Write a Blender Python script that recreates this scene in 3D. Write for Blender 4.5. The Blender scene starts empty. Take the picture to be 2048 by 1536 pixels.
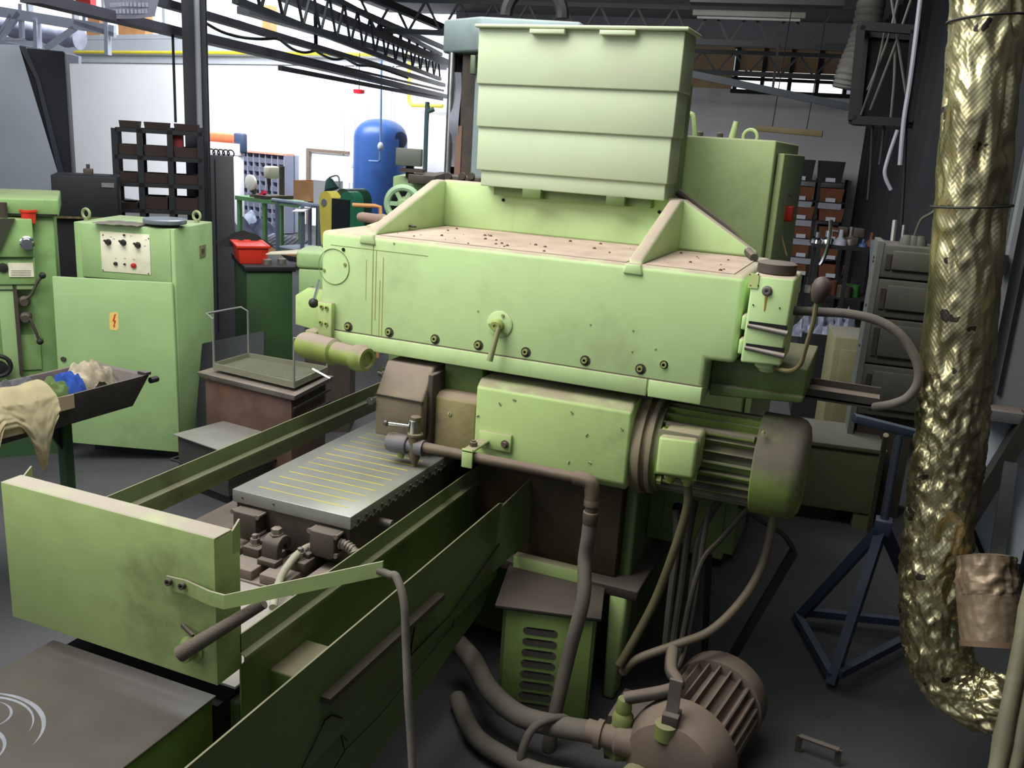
import bpy, bmesh, math, random
from mathutils import Vector, Matrix, noise
random.seed(7)
SC = bpy.context.scene
COL = SC.collection
R = math.radians

# ------------------------------------------------------------------ camera
CAM_H = 1.9
YAW, PIT, ROLL, FPX = R(-21.64), R(14.96), R(3.64), 1818.0
_f = Vector((math.cos(PIT)*math.sin(YAW), math.cos(PIT)*math.cos(YAW), -math.sin(PIT)))
_r0 = Vector((math.cos(YAW), -math.sin(YAW), 0))
_u0 = _r0.cross(_f)
_r = _r0*math.cos(ROLL) + _u0*math.sin(ROLL)
_u = -_r0*math.sin(ROLL) + _u0*math.cos(ROLL)
CC = Vector((0, 0, CAM_H))
cam = bpy.data.cameras.new('camera')
cam.sensor_width = 36.0
cam.lens = 36.0*FPX/2048.0
cam.clip_start, cam.clip_end = 0.05, 200
camo = bpy.data.objects.new('camera', cam)
m = Matrix((_r, _u, -_f)).transposed().to_4x4()
m.translation = CC
camo.matrix_world = m
COL.objects.link(camo)
SC.camera = camo

# ------------------------------------------------------------------ world, lights, exposure
SC.view_settings.view_transform = 'Standard'
SC.view_settings.look = 'None'
SC.view_settings.gamma = 1.0
SC.view_settings.use_curve_mapping = False
SC.view_settings.exposure = 0.0
w = bpy.data.worlds.new('overcast_sky')
SC.world = w
w.use_nodes = True
bg = w.node_tree.nodes['Background']
bg.inputs['Color'].default_value = (0.80, 0.88, 1.0, 1)
bg.inputs['Strength'].default_value = 0.34

def area(name, loc, target, sx, sy, power, color=(1, 1, 1)):
    l = bpy.data.lights.new(name, 'AREA')
    l.shape = 'RECTANGLE'; l.size = sx; l.size_y = sy; l.energy = power; l.color = color
    o = bpy.data.objects.new(name, l)
    o.location = loc
    o.rotation_euler = (Vector(target)-Vector(loc)).to_track_quat('-Z', 'Y').to_euler()
    COL.objects.link(o)
    return o
area('skylight_over_machine', (-2.9, 1.3, 4.4), (-1.2, 3.1, 1.1), 3.0, 2.4, 240, (1.0, 0.985, 0.95))
area('fill_over_ram', (-1.0, 1.9, 4.7), (-.9, 3.2, 1.2), 1.8, 1.2, 75, (1.0, 0.985, 0.95))  # unseen fill lamp added to brighten the switch cabinet front
area('daylight_window_side', (-5.2, -1.8, 3.0), (-1.2, 2.8, 1.1), 3.0, 1.6, 70, (0.96, 0.98, 1.0))
area('skylight_left_hall', (-9.5, 11.0, 6.2), (-10.0, 17.0, 1.5), 9.0, 3.0, 1700, (0.93, 0.96, 1.0))
area('fill_over_cabinets', (-2.4, 5.5, 4.8), (-3.9, 4.3, 0.6), 2.6, 2.6, 165, (0.93, 0.97, 1.0))  # added fill lamp, placed so the control cabinet's right side gets light
area('fill_aisle', (-3.6, 6.8, 4.3), (-1.6, 12.5, 1.6), 4.0, 2.4, 130, (0.95, 0.97, 1.0))  # added fill lamp for the back wall and lathe column cap

# ------------------------------------------------------------------ helpers: pixels to rays
def ray(px, py):
    return _f + _r*((px-1024)/FPX) - _u*((py-768)/FPX)
def at(px, py, x=None, y=None, z=None, d=None):
    v = ray(px, py)
    if x is not None: t = x/v.x
    elif y is not None: t = y/v.y
    elif z is not None: t = (z-CAM_H)/v.z
    else: t = d
    return CC + v*t
class Fr:
    """a local frame on the floor: x right, y away, z up"""
    def __init__(s, o, yaw):
        s.o = Vector((o[0], o[1], o[2] if len(o) > 2 else 0.0)); s.yaw = yaw
        s.M = Matrix.Translation(s.o) @ Matrix.Rotation(R(yaw), 4, 'Z')
        s.Mi = s.M.inverted()
        s.c = s.Mi @ CC
    def p(s, px, py, y=0.0):
        v = s.Mi.to_3x3() @ ray(px, py)
        t = (y-s.c.y)/v.y
        q = s.c + v*t
        return q.x, q.z
    def p3(s, px, py, y=0.0):
        x, z = s.p(px, py, y)
        return Vector((x, y, z))
    def pz(s, px, py, z):
        v = s.Mi.to_3x3() @ ray(px, py)
        q = s.c + v*((z-s.c.z)/v.z)
        return q.x, q.y
def fr_at(px, d, yaw=21.64, py=300):
    q = at(px, py, d=d)
    return Fr((q.x, q.y), yaw)
def fr_floor(px, py, yaw=21.64, z=0.0):
    q = at(px, py, z=z)
    return Fr((q.x, q.y), yaw)
W = Fr((0, 0), 0)

# ------------------------------------------------------------------ helpers: mesh builder
class B:
    def __init__(s, M=None):
        s.bm = bmesh.new(); s.M = M.M if isinstance(M, Fr) else (M or Matrix.Identity(4))
    def _v(s, pts):
        return [s.bm.verts.new(s.M @ Vector(p)) for p in pts]
    def face(s, pts):
        s.bm.faces.new(s._v(pts)); return s
    def hexa(s, b, t):
        v = s._v(list(b)+list(t))
        for f in ((3, 2, 1, 0), (4, 5, 6, 7), (0, 1, 5, 4), (1, 2, 6, 5), (2, 3, 7, 6), (3, 0, 4, 7)):
            s.bm.faces.new([v[i] for i in f])
        return s
    def box(s, x0, x1, y0, y1, z0, z1):
        if x0 > x1: x0, x1 = x1, x0
        if y0 > y1: y0, y1 = y1, y0
        if z0 > z1: z0, z1 = z1, z0
        return s.hexa([(x0, y0, z0), (x1, y0, z0), (x1, y1, z0), (x0, y1, z0)],
                      [(x0, y0, z1), (x1, y0, z1), (x1, y1, z1), (x0, y1, z1)])
    def prism(s, poly, axis, a, b):
        def P(p, t):
            return {'x': (t, p[0], p[1]), 'y': (p[0], t, p[1]), 'z': (p[0], p[1], t)}[axis]
        A = s._v([P(p, a) for p in poly]); Bv = s._v([P(p, b) for p in poly])
        n = len(poly)
        s.bm.faces.new(A[::-1]); s.bm.faces.new(Bv)
        for i in range(n):
            s.bm.faces.new([A[i], A[(i+1) % n], Bv[(i+1) % n], Bv[i]])
        return s
    def rings(s, rings, cap=True, closed=False):
        V = [s._v(r) for r in rings]; n = len(V[0])
        m_ = len(V)
        for i in range(m_ if closed else m_-1):
            a, b = V[i], V[(i+1) % m_]
            for j in range(n):
                s.bm.faces.new([a[j], a[(j+1) % n], b[(j+1) % n], b[j]])
        if cap and not closed:
            s.bm.faces.new(V[0][::-1]); s.bm.faces.new(V[-1])
        return s
    @staticmethod
    def _basis(d):
        d = Vector(d).normalized()
        a = Vector((0, 0, 1)) if abs(d.z) < .9 else Vector((1, 0, 0))
        u = d.cross(a).normalized(); v = d.cross(u).normalized()
        return u, v
    def cyl(s, p0, p1, r, r2=None, n=16, cap=True):
        p0, p1 = Vector(p0), Vector(p1); r2 = r if r2 is None else r2
        u, v = s._basis(p1-p0)
        c = [(math.cos(2*math.pi*i/n), math.sin(2*math.pi*i/n)) for i in range(n)]
        return s.rings([[p0+(u*a+v*b)*r for a, b in c], [p1+(u*a+v*b)*r2 for a, b in c]], cap)
    def lathe(s, p0, d, prof, n=20, cap=True):
        p0 = Vector(p0); d = Vector(d).normalized(); u, v = s._basis(d)
        c = [(math.cos(2*math.pi*i/n), math.sin(2*math.pi*i/n)) for i in range(n)]
        return s.rings([[p0+d*h+(u*a+v*b)*max(r, 1e-4) for a, b in c] for h, r in prof], cap)
    def tube(s, pts, r, n=8, sub=6, closed=False, cap=True):
        P = [Vector(p) for p in pts]
        if sub > 1 and len(P) > 2:
            Q = []
            for i in range(len(P)-1 if not closed else len(P)):
                g = lambda k: P[k % len(P)] if closed else P[min(max(k, 0), len(P)-1)]
                a, b, c, d = g(i-1), g(i), g(i+1), g(i+2)
                for k in range(sub):
                    t = k/sub
                    Q.append(0.5*((2*b)+(c-a)*t+(2*a-5*b+4*c-d)*t*t+(3*b-a-3*c+d)*t**3))
            if not closed: Q.append(P[-1])
            P = Q
        rs = r if callable(r) else (lambda t: r)
        rings = []; u = None
        for i, p in enumerate(P):
            t = (P[(i+1) % len(P)]-P[i-1]) if closed else (P[min(i+1, len(P)-1)]-P[max(i-1, 0)])
            if t.length < 1e-9: t = Vector((0, 0, 1))
            t.normalize()
            if u is None: u, v = s._basis(t)
            else:
                u = (u-t*u.dot(t)).normalized(); v = t.cross(u).normalized()
            if i == 0: v = t.cross(u).normalized()
            rr = rs(i/max(1, len(P)-1))
            rings.append([p+(u*math.cos(2*math.pi*k/n)+v*math.sin(2*math.pi*k/n))*rr for k in range(n)])
        return s.rings(rings, cap, closed)
    def sphere(s, c, r, sc=(1, 1, 1), n=14):
        c = Vector(c); m_ = n//2
        rings = []
        for i in range(m_+1):
            a = -math.pi/2+math.pi*i/m_
            rr = max(math.cos(a), 1e-3)*r
            rings.append([c+Vector((rr*math.cos(2*math.pi*k/n)*sc[0], rr*math.sin(2*math.pi*k/n)*sc[1], math.sin(a)*r*sc[2])) for k in range(n)])
        return s.rings(rings)
    def torus(s, c, axis, R0, r, n=24, k=8, a0=0, a1=360):
        c = Vector(c); u, v = s._basis(axis); full = abs(a1-a0) >= 360
        m_ = n if full else n+1
        pts = [c+(u*math.cos(R(a0+(a1-a0)*i/n))+v*math.sin(R(a0+(a1-a0)*i/n)))*R0 for i in range(m_)]
        return s.tube(pts, r, k, sub=1, closed=full)
    def bar(s, p0, p1, w_, h_):
        """rectangular bar between two points, h_ along the up-ish side"""
        p0, p1 = Vector(p0), Vector(p1); d = (p1-p0).normalized()
        up = Vector((0, 0, 1)) if abs(d.z) < .95 else Vector((0, 1, 0))
        a = d.cross(up).normalized()*w_/2; b = a.cross(d).normalized()*h_/2
        return s.hexa([p0-a-b, p0+a-b, p0+a+b, p0-a+b], [p1-a-b, p1+a-b, p1+a+b, p1-a+b])
    def grid(s, fn, nu, nv, thick=0.0):
        V = [[s.bm.verts.new(s.M @ Vector(fn(i/nu, j/nv))) for j in range(nv+1)] for i in range(nu+1)]
        for i in range(nu):
            for j in range(nv):
                s.bm.faces.new([V[i][j], V[i+1][j], V[i+1][j+1], V[i][j+1]])
        if thick:
            r = bmesh.ops.solidify(s.bm, geom=s.bm.faces[:], thickness=thick)
        return s
    def mesh(s, bevel=0.0, seg=2, sharp=38, smooth=True):
        bm = s.bm
        bmesh.ops.recalc_face_normals(bm, faces=bm.faces)
        if bevel:
            es = [e for e in bm.edges if len(e.link_faces) == 2 and e.calc_face_angle(0) > R(34)]
            try:
                bmesh.ops.bevel(bm, geom=es, offset=bevel, segments=seg, profile=.5, affect='EDGES', clamp_overlap=True)
            except Exception:
                pass
        sh = R(50 if bevel else sharp)
        if smooth:
            for f in bm.faces: f.smooth = True
            for e in bm.edges:
                if len(e.link_faces) == 2 and e.calc_face_angle(0) > sh: e.smooth = False
        me = bpy.data.meshes.new('m')
        return me
    def done(s, name, mat, parent=None, bevel=0.0, seg=2, label=None, cat=None, group=None, kind=None, smooth=True, sharp=38):
        me = s.mesh(bevel, seg, sharp, smooth)
        bm = s.bm
        if parent is not None:
            root = parent
            off = Vector((0, 0, 0))
            while root is not None:
                off += root.location; root = root.parent
        else:
            xs = [v.co for v in bm.verts]
            lo = Vector((min(v.x for v in xs), min(v.y for v in xs), min(v.z for v in xs)))
            hi = Vector((max(v.x for v in xs), max(v.y for v in xs), max(v.z for v in xs)))
            off = Vector(((lo.x+hi.x)/2, (lo.y+hi.y)/2, lo.z))
        bmesh.ops.translate(bm, verts=bm.verts, vec=-off)
        bm.to_mesh(me); bm.free()
        me.name = name
        o = bpy.data.objects.new(name, me)
        if mat is not None: me.materials.append(mat)
        COL.objects.link(o)
        if parent is not None: o.parent = parent
        else: o.location = off
        tag(o, label, cat, group, kind)
        return o
def tag(o, label=None, cat=None, group=None, kind=None):
    if label: o['label'] = label
    if cat: o['category'] = cat
    if group: o['group'] = group
    if kind: o['kind'] = kind
    return o
def thing(name, label, cat, loc, group=None):
    o = bpy.data.objects.new(name, None)
    COL.objects.link(o)
    l = loc.o if isinstance(loc, Fr) else Vector(loc)
    o.location = l; o.empty_display_size = .1
    return tag(o, label, cat, group)
def child_copy(src, parent, delta):
    """a repeated part that shares mesh data"""
    c = src.copy(); COL.objects.link(c); c.parent = parent
    c.location = src.location + Vector(delta)
    for k in ('label', 'group', 'category'):
        pass
    return c

# ------------------------------------------------------------------ materials
def c8(r, g, b):
    f = lambda v: (v/255/12.92) if v/255 <= .04045 else ((v/255+.055)/1.055)**2.4
    return (f(r), f(g), f(b), 1)
MATS = {}
def mat(name, rgb, rough=.55, metal=0.0, var=.12, scale=3.0, dirt=None, dirt_amt=0.0, dirt_scale=2.2, dust=0.0, dust_lo=.35, dust_hi=.8,
        dust_rgb=(128, 112, 98), streak=0.0, streak_rgb=(120, 105, 40), bump=0.0, bump_scale=40.0, spec=.4, aniso=None):
    if name in MATS: return MATS[name]
    M_ = bpy.data.materials.new(name); M_.use_nodes = True
    nt = M_.node_tree; N = nt.nodes; L = nt.links
    bs = N['Principled BSDF']
    bs.inputs['Roughness'].default_value = rough
    bs.inputs['Metallic'].default_value = metal
    bs.inputs['Specular IOR Level'].default_value = spec
    tc = N.new('ShaderNodeTexCoord')
    def noise_(sc, det=5, mapping=None, rgh=.6):
        n = N.new('ShaderNodeTexNoise'); n.inputs['Scale'].default_value = sc
        n.inputs['Detail'].default_value = det; n.inputs['Roughness'].default_value = rgh
        if mapping:
            mp = N.new('ShaderNodeMapping'); mp.inputs['Scale'].default_value = mapping
            L.new(tc.outputs['Object'], mp.inputs['Vector']); L.new(mp.outputs['Vector'], n.inputs['Vector'])
        else: L.new(tc.outputs['Object'], n.inputs['Vector'])
        return n
    def rng(sock, a, b, c=0.0, d=1.0):
        r_ = N.new('ShaderNodeMapRange'); r_.inputs[1].default_value = a; r_.inputs[2].default_value = b
        r_.inputs[3].default_value = c; r_.inputs[4].default_value = d
        r_.interpolation_type = 'SMOOTHSTEP'
        L.new(sock, r_.inputs[0]); return r_.outputs[0]
    def mix(fac, a, b):
        x = N.new('ShaderNodeMix'); x.data_type = 'RGBA'
        if hasattr(fac, 'is_output'): L.new(fac, x.inputs[0])
        else: x.inputs[0].default_value = fac
        for v, i in ((a, 6), (b, 7)):
            if hasattr(v, 'is_output'): L.new(v, x.inputs[i])
            else: x.inputs[i].default_value = v
        return x.outputs[2]
    base = c8(*rgb)
    lo = tuple(max(0, v*(1-var)) for v in base[:3])+(1,)
    hi = tuple(min(1, v*(1+var*.7)) for v in base[:3])+(1,)
    n1 = noise_(scale)
    col = mix(rng(n1.outputs['Fac'], .3, .7), lo, hi)
    if streak:
        n3 = noise_(1.0, 4, (14, 14, .7))
        col = mix(rng(n3.outputs['Fac'], .62, .78, 0, streak), col, c8(*streak_rgb))
    if dirt:
        n2 = noise_(dirt_scale, 8, None, .68)
        col = mix(rng(n2.outputs['Fac'], .5, .74, 0, dirt_amt), col, c8(*dirt))
    if dust:
        g = N.new('ShaderNodeNewGeometry'); sx = N.new('ShaderNodeSeparateXYZ')
        L.new(g.outputs['Normal'], sx.inputs[0])
        n4 = noise_(9.0, 5)
        mu = N.new('ShaderNodeMath'); mu.operation = 'MULTIPLY'
        L.new(rng(sx.outputs['Z'], dust_lo, dust_hi, 0, dust), mu.inputs[0])
        L.new(rng(n4.outputs['Fac'], .2, .55, .55, 1), mu.inputs[1])
        col = mix(mu.outputs[0], col, c8(*dust_rgb))
        L.new(rng(mu.outputs[0], 0, 1, rough, .9), bs.inputs['Roughness'])
        if metal:
            L.new(rng(mu.outputs[0], 0, 1, metal, 0), bs.inputs['Metallic'])
    L.new(col, bs.inputs['Base Color'])
    if bump:
        nb = noise_(bump_scale, 4)
        bp = N.new('ShaderNodeBump'); bp.inputs['Strength'].default_value = bump; bp.inputs['Distance'].default_value = .004
        L.new(nb.outputs['Fac'], bp.inputs['Height']); L.new(bp.outputs['Normal'], bs.inputs['Normal'])
    MATS[name] = M_
    return M_
DIRT = (92, 84, 62); GRIME = (58, 54, 44)
paint = mat('pale_green_paint', (176, 202, 140), .5, var=.08, scale=1.6, dirt=(120, 112, 84), dirt_amt=.34, dirt_scale=2.6, dust=.95, dust_rgb=(158, 142, 128), streak=.30, streak_rgb=(150, 140, 50))
paint_clean = mat('light_green_sheet', (174, 188, 154), .5, var=.07, scale=1.5, dirt=(182, 173, 156), dirt_amt=.5, dirt_scale=1.6, dust=.5, dust_rgb=(170, 165, 130))
paint_table = mat('worn_green_paint', (158, 178, 110), .5, var=.16, scale=2.4, dirt=(86, 88, 52), dirt_amt=.55, dirt_scale=3.0, dust=.9, dust_rgb=(150, 138, 130), streak=.35, streak_rgb=(120, 110, 40))
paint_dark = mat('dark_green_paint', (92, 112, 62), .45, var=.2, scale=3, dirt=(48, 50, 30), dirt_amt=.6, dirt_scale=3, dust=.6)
paint_guard = mat('dull_green_guard', (112, 126, 82), .5, var=.18, scale=4, dirt=(60, 58, 42), dirt_amt=.6, dirt_scale=4, dust=.5)
paint_head = mat('spindle_green', (168, 192, 122), .5, var=.12, scale=2, dirt=(110, 92, 70), dirt_amt=.55, dirt_scale=2.4, dust=.85, streak=.35, streak_rgb=(150, 140, 40))
paint_bg = mat('cabinet_green', (150, 180, 122), .5, var=.12, scale=1.6, dirt=(84, 100, 62), dirt_amt=.35, dirt_scale=2, dust=.45, dust_rgb=(150, 150, 130))
paint_bg2 = mat('lathe_green', (128, 162, 100), .5, var=.15, scale=2, dirt=(60, 70, 44), dirt_amt=.5, dirt_scale=3, dust=.4)
paint_tank = mat('tank_green', (50, 80, 45), .55, var=.2, scale=2, dirt=(36, 48, 30), dirt_amt=.6, dirt_scale=2.4, dust=.5, dust_rgb=(60, 60, 56))
paint_teal = mat('grey_green_column', (118, 132, 130), .55, var=.1, scale=1.4, dirt=(70, 80, 66), dirt_amt=.4, dust=.4)
paint_rcab = mat('switch_cabinet_green', (156, 176, 120), .5, var=.1, scale=1.5, dirt=(70, 76, 48), dirt_amt=.45, dirt_scale=2, dust=.5, streak=.25, streak_rgb=(90, 90, 50))
rusty = mat('rusty_brown_plate', (66, 56, 34), .7, var=.3, scale=4, dirt=(112, 70, 26), dirt_amt=.6, dirt_scale=3, dust=.5)
brown = mat('grimy_dust_brown', (112, 98, 86), .85, var=.2, scale=5, dirt=(120, 130, 70), dirt_amt=.45, dirt_scale=5, bump=.3)
dustmat = mat('brown_grinding_dust', (168, 150, 134), .95, var=.15, scale=10, bump=.2)
black = mat('black_paint', (26, 26, 27), .5, var=.2, dust=.3, dust_rgb=(70, 66, 60))
blackr = mat('black_rubber', (32, 31, 30), .6, var=.2, scale=6)
darkhole = mat('dark_recess', (12, 12, 12), .9, var=.1)
steel = mat('bare_steel', (176, 178, 176), .28, metal=1.0, var=.15, scale=8, dirt=(110, 100, 90), dirt_amt=.4, dirt_scale=6)
steel_dull = mat('dull_steel', (128, 122, 114), .5, metal=.7, var=.2, scale=6, dirt=(84, 74, 64), dirt_amt=.6, dirt_scale=5, dust=.5)
chrome = mat('chrome', (225, 226, 228), .12, metal=1.0, var=.05)
castdark = mat('dark_cast_iron', (74, 66, 58), .6, metal=.3, var=.25, scale=6, dirt=(50, 44, 38), dirt_amt=.5, dust=.7, dust_rgb=(106, 97, 88))
hose_m = mat('dusty_grey_hose', (92, 86, 76), .8, var=.2, scale=8, dirt=(80, 72, 62), dirt_amt=.5, dirt_scale=8, bump=.2)
hose_d = mat('dark_hose', (62, 58, 50), .7, var=.2, scale=8, dust=.5)
hose_g = mat('braided_grey_hose', (150, 146, 128), .8, var=.15, scale=14, bump=.5, bump_scale=220)

# ------------------------------------------------------------------ the setting
concrete = mat('worn_concrete', (62, 62, 63), .7, var=.22, scale=.8, dirt=(40, 39, 38), dirt_amt=.6, dirt_scale=1.5, bump=.15)
wallgrey = mat('grey_plaster', (206, 203, 208), .9, var=.12, scale=.7, dirt=(150, 146, 146), dirt_amt=.5, dirt_scale=.8)
wallwhite = mat('white_plaster', (235, 235, 236), .9, var=.05, scale=.5)
darkwall = mat('dark_corrugated_sheet', (36, 36, 39), .7, var=.2, scale=1, dirt=(26, 25, 25), dirt_amt=.5)
roofm = mat('grey_roof_sheet', (150, 150, 154), .8, var=.1, scale=.6)
tan = mat('tan_board', (178, 150, 112), .8, var=.15, scale=3)
steelblack = mat('black_structural_steel', (24, 25, 28), .7, var=.2, scale=4)
B().box(-34, 6, -5, 34, -.2, 0).done('floor', concrete, kind='structure', label='dark worn concrete workshop floor')
BF = Fr((-.52, 14.0), 7.5)          # building frame: back wall is y=0, right wall is x=0
# back wall with a clerestory opening
zt = BF.p(1550, 182)[1]; zt2 = BF.p(1550, 97)[1]
XW = BF.p(905, 200)[0]
bw = B(BF).box(XW, .3, 0, .25, 0, zt).done('wall_back', wallgrey, kind='structure', label='grey plaster back wall')
xw0, xw1 = BF.p(1470, 165)[0], BF.p(1692, 165)[0]
B(BF).box(XW, xw0-.05, .02, .2, zt, zt2).done('clerestory_panel', tan, bw)
B(BF).box(XW, .3, .0, .25, zt2, zt2+.5).done('wall_head', roofm, bw)
B(BF).box(xw0, xw1, .05, .2, BF.p(1550, 143)[1], zt2).done('clerestory_panel', tan, bw)
for i in range(5):
    x = xw0+(xw1-xw0)*i/4
    B(BF).box(x-.025, x+.025, -.02, .08, zt, zt2).done('mullion', steelblack, bw)
B(BF).box(xw0-.05, .2, -.05, .1, zt-.05, zt).done('sill', steelblack, bw)
B(BF).box(xw0-.05, .2, -.03, .06, BF.p(1550, 160)[1]-.02, BF.p(1550, 160)[1]+.02).done('mullion', steelblack, bw)
# right wall: corrugated dark sheet
pts = []
n = 150
for i in range(n+1):
    y = -i*.1
    k = i % 4
    pts.append((0.0 if k in (0, 1) else .045, y))
prof = pts+[(.12, -n*.1), (.12, 0)]
B(BF).prism(prof, 'z', 0, 4.2).done('wall_right', darkwall, kind='structure', label='dark corrugated metal right wall', smooth=False)
# roof over the back bay; unseen low strip at right added for shade
B(BF).box(XW-1.2, .3, -5.2, .3, 3.72, 3.8).box(-1.0, .3, -13.6, -5.2, 3.45, 3.53).done('ceiling', roofm, kind='structure', label='grey sheet roof with a low added strip shading the right')
# bright wall of the left hall
_q = at(700, 300, d=17.5)
LF = Fr((_q.x, _q.y), -11.8)
zl = LF.p(430, 128)[1]; zl2 = LF.p(430, 72)[1]
xl0, xl1 = LF.p(-260, 200)[0], LF.p(1010, 200)[0]
lw = B(LF).box(xl0, xl1, 0, .3, 0, zl).done('wall_left', wallwhite, kind='structure', label='white sunlit wall of the far hall')
wallband = mat('pale_grey_panel', (176, 182, 190), .8, var=.1, scale=.5)
B(LF).box(xl0, xl1, -.04, .3, zl, zl2).done('wall_band', wallband, lw)
xa, xb = LF.p(255, 100)[0], LF.p(262, 100)[0]
orange = mat('orange_brown_board', (196, 142, 92), .8, var=.15, scale=2)
for a, b, y0, y1 in ((168, 195, 22, 72), (232, 286, 30, 72), (520, 536, 10, 72)):
    B(LF).box(LF.p(a, 50)[0], LF.p(b, 50)[0], .05, .25, zl2, LF.p((a+b)/2, y0)[1]).done('board_infill', orange, lw)
for a in (60, 150, 210, 330, 480, 560, 700, 800):
    x = LF.p(a, 60)[0]
    B(LF).box(x-.05, x+.05, -.03, .1, zl2, zl2+2.5).done('mullion', wallband, lw)
for z in (zl2, zl2+1.1, zl2+2.4):
    B(LF).box(xl0, xl1, -.05, .1, z-.05, z+.05).done('rail', wallband, lw)
pane_m = bpy.data.materials.new('daylit_pane'); pane_m.use_nodes = True
_b = pane_m.node_tree.nodes['Principled BSDF']; _b.inputs['Base Color'].default_value = (.9, .93, 1, 1)
_b.inputs['Emission Color'].default_value = (.93, .96, 1, 1); _b.inputs['Emission Strength'].default_value = 1.3
for a, b in ((-260, 60), (60, 150), (150, 210), (210, 330), (330, 480), (480, 560), (560, 700), (700, 800), (800, 1000)):
    B(LF).box(LF.p(a, 60)[0], LF.p(b, 60)[0], .26, .28, zl2, zl2+2.5).done('window_pane', pane_m, lw)
for i in range(4):
    a, b = xw0+(xw1-xw0)*i/4+.03, xw0+(xw1-xw0)*(i+1)/4-.03
    B(BF).box(a, b, .10, .12, zt, BF.p(1550, 143)[1]).done('window_pane', pane_m, bw)
# door in the far wall
d1 = B(LF).box(LF.p(627, 400)[0], LF.p(700, 400)[0], -.05, 0, 0, LF.p(660, 308)[1]).done('door_1', wallwhite, kind='structure', label='plain white door in the far wall')
dm = mat('brown_door_frame', (120, 104, 92), .7)
x0, x1, zd = LF.p(622, 400)[0], LF.p(702, 400)[0], LF.p(660, 306)[1]
B(LF).box(x0-.05, x0+.03, -.09, -.05, 0, zd+.06).box(x0+.03, x1, -.09, -.05, zd, zd+.06).done('door_frame', dm, d1)

# ------------------------------------------------------------------ the surface grinder
SG = thing('surface_grinder', 'large pale green surface grinder with horizontal ram, bellows cover and spindle motor', 'grinder', (-.95, 3.0, 0))
YR = 2.70
ram_poly = [(-1.822, 1.16), (-.447, 1.16), (-.447, 1.297), (-.362, 1.297), (-.362, 1.56), (-1.822, 1.56)]
ram = B().prism(ram_poly, 'y', YR, 3.30).done('ram_housing', paint, SG, bevel=.018, seg=3)
B().prism([(-1.80, 1.157), (-.62, 1.157), (-.62, 1.212), (-1.80, 1.212)], 'y', YR-.004, YR+.05).done('wear_strip', paint, ram, bevel=.003)
B().prism([(-.615, 1.157), (-.449, 1.157), (-.449, 1.212), (-.615, 1.212)], 'y', YR-.004, YR+.05).done('wear_strip', paint, ram, bevel=.003)
B().box(-1.80, -.452, YR-.0015, YR+.03, 1.2125, 1.2165).done('seam_line', mat('seam_grime', (96, 98, 70), .9), ram)
# dusty tray top with chips
B().box(-1.60, -.73, 2.725, 3.24, 1.5605, 1.5625).done('dust_layer', dustmat, ram)
B().box(-.67, -.40, 2.725, 3.22, 1.5605, 1.5625).done('dust_layer', dustmat, ram)
bb = B()
for i in range(42):
    x = random.uniform(-1.58, -.42); y = random.uniform(2.74, 3.2); s_ = random.uniform(.002, .008)
    if -.74 < x < -.66: continue
    bb.lathe((x, y, 1.5625), (random.uniform(-.4, .4), random.uniform(-.4, .4), 1), [(0, s_), (s_*.5, s_*.7), (s_*.8, s_*.2)], 5)
bb.done('loose_chips', mat('rust_chips', (84, 66, 54), .9, var=.3), ram, kind='stuff')
# upright plate and gussets
bp_poly = [(-1.655, 1.56), (-.41, 1.56), (-.41, 1.578), (-.675, 1.735), (-.70, 1.738), (-1.62, 1.738), (-1.655, 1.72)]
B().prism(bp_poly, 'y', 3.235, 3.285).done('upright_plate', paint, ram, bevel=.008)
gus = [(2.715, 1.555), (3.24, 1.555), (3.24, 1.738), (3.19, 1.735), (2.735, 1.578)]
B().prism(gus, 'x', -1.655, -1.612).done('gusset_rib', paint, ram, bevel=.008)
B().prism(gus, 'x', -.722, -.678).done('gusset_rib', paint, ram, bevel=.008)
for xx in (-1.634, -.70):
    B().prism([(xx-.024, 1.562), (xx+.024, 1.562), (xx+.034, 1.528), (xx-.03, 1.530)], 'y', YR-.006, YR+.03).done('rib_toe', paint, ram, bevel=.005)
# small tapped holes in the upright plate
for px, py in ((1007, 400), (1319, 424)):
    x, z = W.p(px, py, 3.235)
    B().cyl((x, 3.23, z), (x, 3.24, z), .006, n=8).done('screw_hole', darkhole, ram)
# hex plugs along the lower edge
plug_m = mat('olive_plug', (150, 158, 92), .45, metal=.3, var=.2)
first = None
for px, py in ((692, 654), (774, 665), (866, 679), (953, 691), (1048, 705), (1167, 722), (1278, 739), (1326, 731)):
    x, z = W.p(px, py, YR-.012)
    small = px == 1326
    a = B().lathe((x, YR+.004, z), (0, -1, 0), [(0, .0135), (.004, .0135), (.004, .010), (.012, .0095), (.012, .005), (.004, .0045)], 12)
    o = a.done('plug', plug_m, ram)
    if not small:
        B().lathe((x+.002, YR+.003, z-.001), (0, -1, 0), [(0, .0175), (.004, .0175)], 12).done('plug_seat', GRM if False else mat('grime_ring', GRIME, .9), ram)
# round access cover
x, z = W.p(668, 533, YR)
B().torus((x, YR-.0015, z), (0, 1, 0), .062, .0012, 40, 5).done('access_cover_rim', mat('cover_seam', (120, 128, 76), .8), ram)
for px, py in ((690, 529), (648, 540), (687, 499)):
    xs, zs = W.p(px, py, YR)
    B().lathe((xs, YR+.002, zs), (0, -1, 0), [(0, .007), (.005, .006)], 8).done('cover_screw', plug_m if px != 687 else darkhole, ram)
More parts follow.
